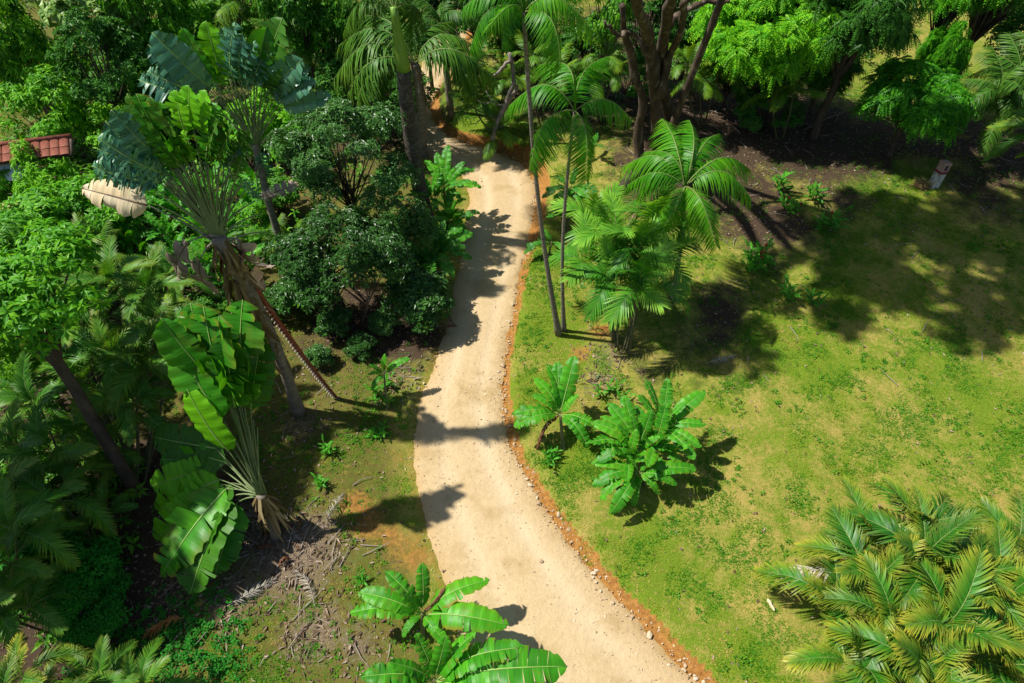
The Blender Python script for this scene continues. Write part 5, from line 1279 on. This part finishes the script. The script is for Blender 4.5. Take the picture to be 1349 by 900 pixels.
# blades of grass
x, y, rs = scatter(420000, 31)
z, d, s = land(x, y, True)
br = blob(x, y, BROWN) + .5 * (N2.f(x * .9, y * .9, 4) - .5); li = blob(x, y, LITTER); so_ = blob(x, y, SOIL); lu = blob(x, y, LUSH)
pn = N3.f(x * 1.5, y * 1.5, 4); pn2 = N1.f(x * .45 + 9, y * .45, 3)
dens = np.where(s > 0, .24 + 1.5 * np.clip(pn - .40, 0, 1) * 2.6 + .35 * lu, .18 + 1.2 * np.clip(pn - .45, 0, 1) * 2 + .5 * lu)
dens = dens * (1 - np.clip(br * 1.15, 0, .94)) * (1 - .8 * np.clip(li, 0, 1)) * (1 - .85 * np.clip(so_, 0, 1))
edge_ = np.where(s > 0, .16 + .5 * sstep(19, 22.5, y), .10); dens = dens * sstep(edge_ * .5, edge_ * 1.5, d + .7 * (N2.f(x * 2.1 + 3, y * 2.1, 3) - .46)) * (d > -.1)
k = rs.rand(len(x)) < np.clip(dens, 0, 1)
x, y, z, pn, pn2, lu, s = x[k], y[k], z[k], pn[k], pn2[k], lu[k], s[k]
nT = len(x); nb = 5
az = rs.uniform(0, 6.28, (nT, nb)); ln = rs.uniform(.6, 1.2, (nT, nb)) * (.045 + .06 * np.clip(pn - .4, 0, 1) * 2 + .03 * lu)[:, None]; lean_ = rs.uniform(.5, 1.5, (nT, nb))
b0 = np.stack([x, y, z - .005], 1)[:, None] + np.stack([np.cos(az), np.sin(az), 0 * az], -1) * .02
dr = np.stack([np.cos(az) * np.sin(lean_), np.sin(az) * np.sin(lean_), np.cos(lean_)], -1)
sd = np.stack([-np.sin(az), np.cos(az), 0 * az], -1) * (.008 + .006 * rs.rand(nT, nb))[..., None]
V = np.stack([b0 - sd, b0 + sd, b0 + dr * ln[..., None]], 2).reshape(-1, 3)
gcol = np.clip((pn - .5) * 3.4 + (pn2 - .5) * 1.6 + .40 + .35 * lu, 0, 1)
gcol = np.repeat(np.clip(gcol[:, None] + rs.normal(0, .2, (nT, nb)), 0, 1).ravel(), 3)
m, nt, out = nmat('grass_blades')
a = N(nt, 'ShaderNodeAttribute', attribute_name='green')
c = ramp(nt, a.outputs['Fac'], [(.05, (.50, .37, .11)), (.25, (.38, .36, .045)), (.5, (.20, .33, .014)), (.9, (.07, .24, .008))])
p = N(nt, 'ShaderNodeBsdfPrincipled', ins={'Roughness': .6}); p.inputs['Specular IOR Level'].default_value = .2; nt.links.new(c, p.inputs['Base Color'])
t_ = N(nt, 'ShaderNodeBsdfTranslucent'); nt.links.new(c, t_.inputs[0]); mx = N(nt, 'ShaderNodeMixShader', ins={0: .35}); nt.links.new(p.outputs[0], mx.inputs[1]); nt.links.new(t_.outputs[0], mx.inputs[2]); nt.links.new(mx.outputs[0], out.inputs[0])
me = mesh('grass', V, [np.arange(len(V)).reshape(-1, 3)], [m], None, False, {'green': gcol})
tag(part('grass', me), 'short patchy grass, green and straw coloured, on the lawn and verges', 'grass', kind='stuff')
# dead leaves and sticks
x, y, rs = scatter(200000, 32); z, d, s = land(x, y, True)
li = blob(x, y, LITTER); br = blob(x, y, BROWN)
dens = np.where(d > .1, np.clip(li * .9 + br * .22 + .05 * (s <= 0) + .012, 0, 1), .004)
k = rs.rand(len(x)) < dens; x, y, z, li = x[k], y[k], z[k], li[k]; n = len(x)
az = rs.uniform(0, 6.28, n); D = np.stack([np.cos(az), np.sin(az), rs.normal(0, .22, n)], 1); NRM = unit(np.stack([rs.normal(0, .4, n), rs.normal(0, .4, n), 1 + 0 * x], 1))
V, T = leaf_cards(np.stack([x, y, z + .02 + .02 * rs.rand(n)], 1), unit(D), NRM, rs.uniform(.06, .22, n) * (.7 + .8 * li), rs.uniform(.010, .036, n), .3, .25)
tag(part('leaf_litter', mesh('leaf_litter', V, [T], [leaf_mat('litter_leaf', [(.10, .055, .03), (.17, .11, .065), (.30, .22, .15), (.46, .37, .28)], rough=.85, trans=.05, tcol=(1, .9, .8))], None, False)), 'dead brown and grey leaves lying on the ground', 'leaf litter', kind='stuff')
x, y, rs = scatter(9000, 33); z, d, s = land(x, y, True); li = blob(x, y, LITTER); br = blob(x, y, BROWN); k = (rs.rand(len(x)) < np.clip(li * 1.2 + br * .15, 0, 1)) & (d > .15); x, y, z = x[k], y[k], z[k]
mb = MB()
for i in range(len(x)):
    a = rs.uniform(0, 6.28); L = rs.uniform(.2, .8); v = np.array([math.cos(a), math.sin(a), rs.normal(0, .08)]) * L; q = np.array([x[i], y[i], z[i] + .035])
    mb.tube([q, q + v * .5 + [rs.normal(0, .03), rs.normal(0, .03), .02], q + v], [.014, .011, .005], 3, 0, False)
tag(part('dry_twigs', mb.build('dry_twigs', [solid_mat('dry_twig', (.16, .12, .09), (.46, .40, .34), 3)])), 'dry twigs and stalks strewn among the dead leaves', 'twigs', kind='stuff')
# stones along and on the road
rs = np.random.RandomState(34)
ico = np.array([[0, 0, 1], [.89, 0, .45], [.28, .85, .45], [-.72, .53, .45], [-.72, -.53, .45], [.28, -.85, .45], [.72, .53, -.45], [-.28, .85, -.45], [-.89, 0, -.45], [-.28, -.85, -.45], [.72, -.53, -.45], [0, 0, -1]])
icf = np.array([[0, 1, 2], [0, 2, 3], [0, 3, 4], [0, 4, 5], [0, 5, 1], [1, 6, 2], [2, 7, 3], [3, 8, 4], [4, 9, 5], [5, 10, 1], [2, 6, 7], [3, 7, 8], [4, 8, 9], [5, 9, 10], [1, 10, 6], [6, 11, 7], [7, 11, 8], [8, 11, 9], [9, 11, 10], [10, 11, 6]])
n = 3600
i = (rs.beta(1.0, 1.8, n) * (NR - 40)).astype(int); e = np.where(rs.rand(n) < .42, rs.choice([0, 1], n, p=[.3, .7]) + rs.normal(0, .075, n) - .02, rs.rand(n))
q = Ls[i] * (1 - e[:, None]) + Rs[i] * e[:, None] + rs.normal(0, .05, (n, 2)); sz = np.exp(rs.normal(-4.3, .55, n)) * np.where((e > .93), 1.35, .8)
S = ico[None] * sz[:, None, None] * rs.uniform(.6, 1.25, (n, 12, 1)) * rs.uniform(.6, 1.3, (n, 1, 3)) * [1, 1, .6]
V = S + np.stack([q[:, 0], q[:, 1], land(q[:, 0], q[:, 1]) * 0 + .035 + .02 * (1 - np.abs(2 * e - 1))], 1)[:, None]
tag(part('road_stones', mesh('road_stones', V.reshape(-1, 3), [(np.arange(n)[:, None, None] * 12 + icf[None]).reshape(-1, 3)], [leaf_mat('pale_stone', [(.34, .23, .13), (.52, .41, .27), (.64, .55, .42)], rough=.9, trans=0.0, spec=.2, tcol=(1, 1, 1))], None, False)), 'loose pale stones on the dirt road and along its edges', 'stones', kind='stuff')
# undergrowth of the wood
def cover(n, seed, where, name, label, cat, mat, k=7, L=.2, W=.05, hmax=.5, big=False, droop=.25):
    x, y, rs = scatter(n, seed); z, d, s = land(x, y, True)
    q = rs.rand(len(x)) < where(x, y, d, s); x, y, z = x[q], y[q], z[q]
    hh = rs.rand(len(x)) ** 1.5 * hmax * (.3 + 1.2 * N1.f(x * .8, y * .8, 2)); C = np.stack([x, y, z + hh], 1)
    b, dd, nr_ = rosettes(rs, C, np.array([0, 0, 1.0]) + rs.normal(0, .3, C.shape), k, droop=droop)
    V, T = leaf_cards(b, dd, nr_, L * rs.uniform(.6, 1.3, len(b)), W * rs.uniform(.8, 1.2, len(b)), .25, .25, big)
    tag(part(name, mesh(name, V, [T], [mat], None, False)), label, cat, kind='stuff')
COVER = [(225, 850, 1.25, 1), (160, 865, .9, .9), (280, 875, .9, .9), (110, 860, .8, .7)]
cover(220000, 41, lambda x, y, d, s: np.clip(blob(x, y, COVER) * 1.3 - .25, 0, 1), 'ground_cover', 'low clover like ground cover at the lower left', 'ground cover', M['lf_fern'], 6, .07, .026, .18, droop=.1)
cover(60000, 44, lambda x, y, d, s: (s > 0) * (d > .3) * np.clip((N2.f(x * 1.9, y * 1.9, 3) - .53) * 3, 0, .55) * (1 - np.clip(blob(x, y, BROWN), 0, .9)) + (s <= 0) * (d > .15) * np.clip((N2.f(x * 1.5, y * 1.5, 3) - .48) * 3, 0, .5) * (1 - np.clip(blob(x, y, BROWN) * .8 + blob(x, y, LITTER) * .6, 0, 1)),
      'lawn_weeds', 'small broad leaved weeds growing in the lawn and verges', 'weeds', M['lf_weed'], 6, .075, .022, .06, droop=.05)
LEFTW = [(40, 200, 6, 1), (140, 200, 5, 1), (240, 200, 5, 1), (60, 320, 4.5, 1), (180, 320, 3.2, 1), (270, 330, 2.2, 1), (40, 450, 3, 1), (120, 60, 8, 1), (300, 60, 7, 1), (430, 110, 3.5, 1), (30, 600, 2.2, .9), (320, 250, 2.2, .9), (420, 230, 2, .7), (335, 335, 2.2, 1), (385, 335, 1.4, .9), (300, 385, 1.5, .9), (390, 400, 1.3, .7), (250, 420, 1.6, .8), (100, 620, 2.0, .9), (50, 720, 2.0, .9), (110, 560, 1.8, .9), (40, 660, 2, 1)]
cover(52000, 42, lambda x, y, d, s: np.clip(blob(x, y, LEFTW) * 1.1 - .2, 0, 1) * (s <= 0) * (d > .6) * .34, 'undergrowth', 'green leafy undergrowth covering the left slope', 'undergrowth', M['lf_mid'], 7, .27, .05, 1.0, True)
cover(30000, 45, lambda x, y, d, s: np.clip(blob(x, y, LEFTW) * 1.1 - .2, 0, 1) * (s <= 0) * (d > .8) * .30 * (N3.f(x * .7, y * .7, 2) > .5), 'bright_undergrowth', 'bright leafy undergrowth in scattered patches of the left slope', 'undergrowth', M['lf_bright'], 7, .24, .04, 1.3, True)  # lighter leaf colour in random patches of the left undergrowth
BACKW = [(470, 60, 4, 1), (640, 60, 3, 1), (760, 90, 4, 1), (900, 80, 5, .8), (560, 10, 5, 1), (1060, 60, 4, .6), (1330, 90, 4, .8), (680, 120, 2, .8)]
cover(30000, 43, lambda x, y, d, s: np.clip(blob(x, y, BACKW) * 1.1 - .25, 0, 1) * (d > .5) * .4, 'forest_undergrowth', 'dark undergrowth beneath the trees at the back', 'undergrowth', M['lf_dark'], 7, .25, .05, .9, True)

# ------------------------------------------------------------------ 8. a tree just outside the left edge, whose shade falls on the palm clumps
for x_, y_, h_, R_ in ((-13.4, 8.4, 7.0, 2.3),):
    th = thing('shade_tree', (x_, y_, float(land(x_, y_)[0])), 'leafy tree beyond the left edge that shades the palm clumps', 'tree')
    t_, c_ = tree_parts(seed=70, h=h_, r=(R_, R_ * 1.15, 1.4), nclump=26, cr=.7, style='big', leaf=0, n_tw=34, k=7, L=.30, W=.08, mats=M['lf_mid'], bark=M['bark'], tr=.17, droop=.3, low=-.3)
    part('trunk', t_, th); part('crown', c_, th)
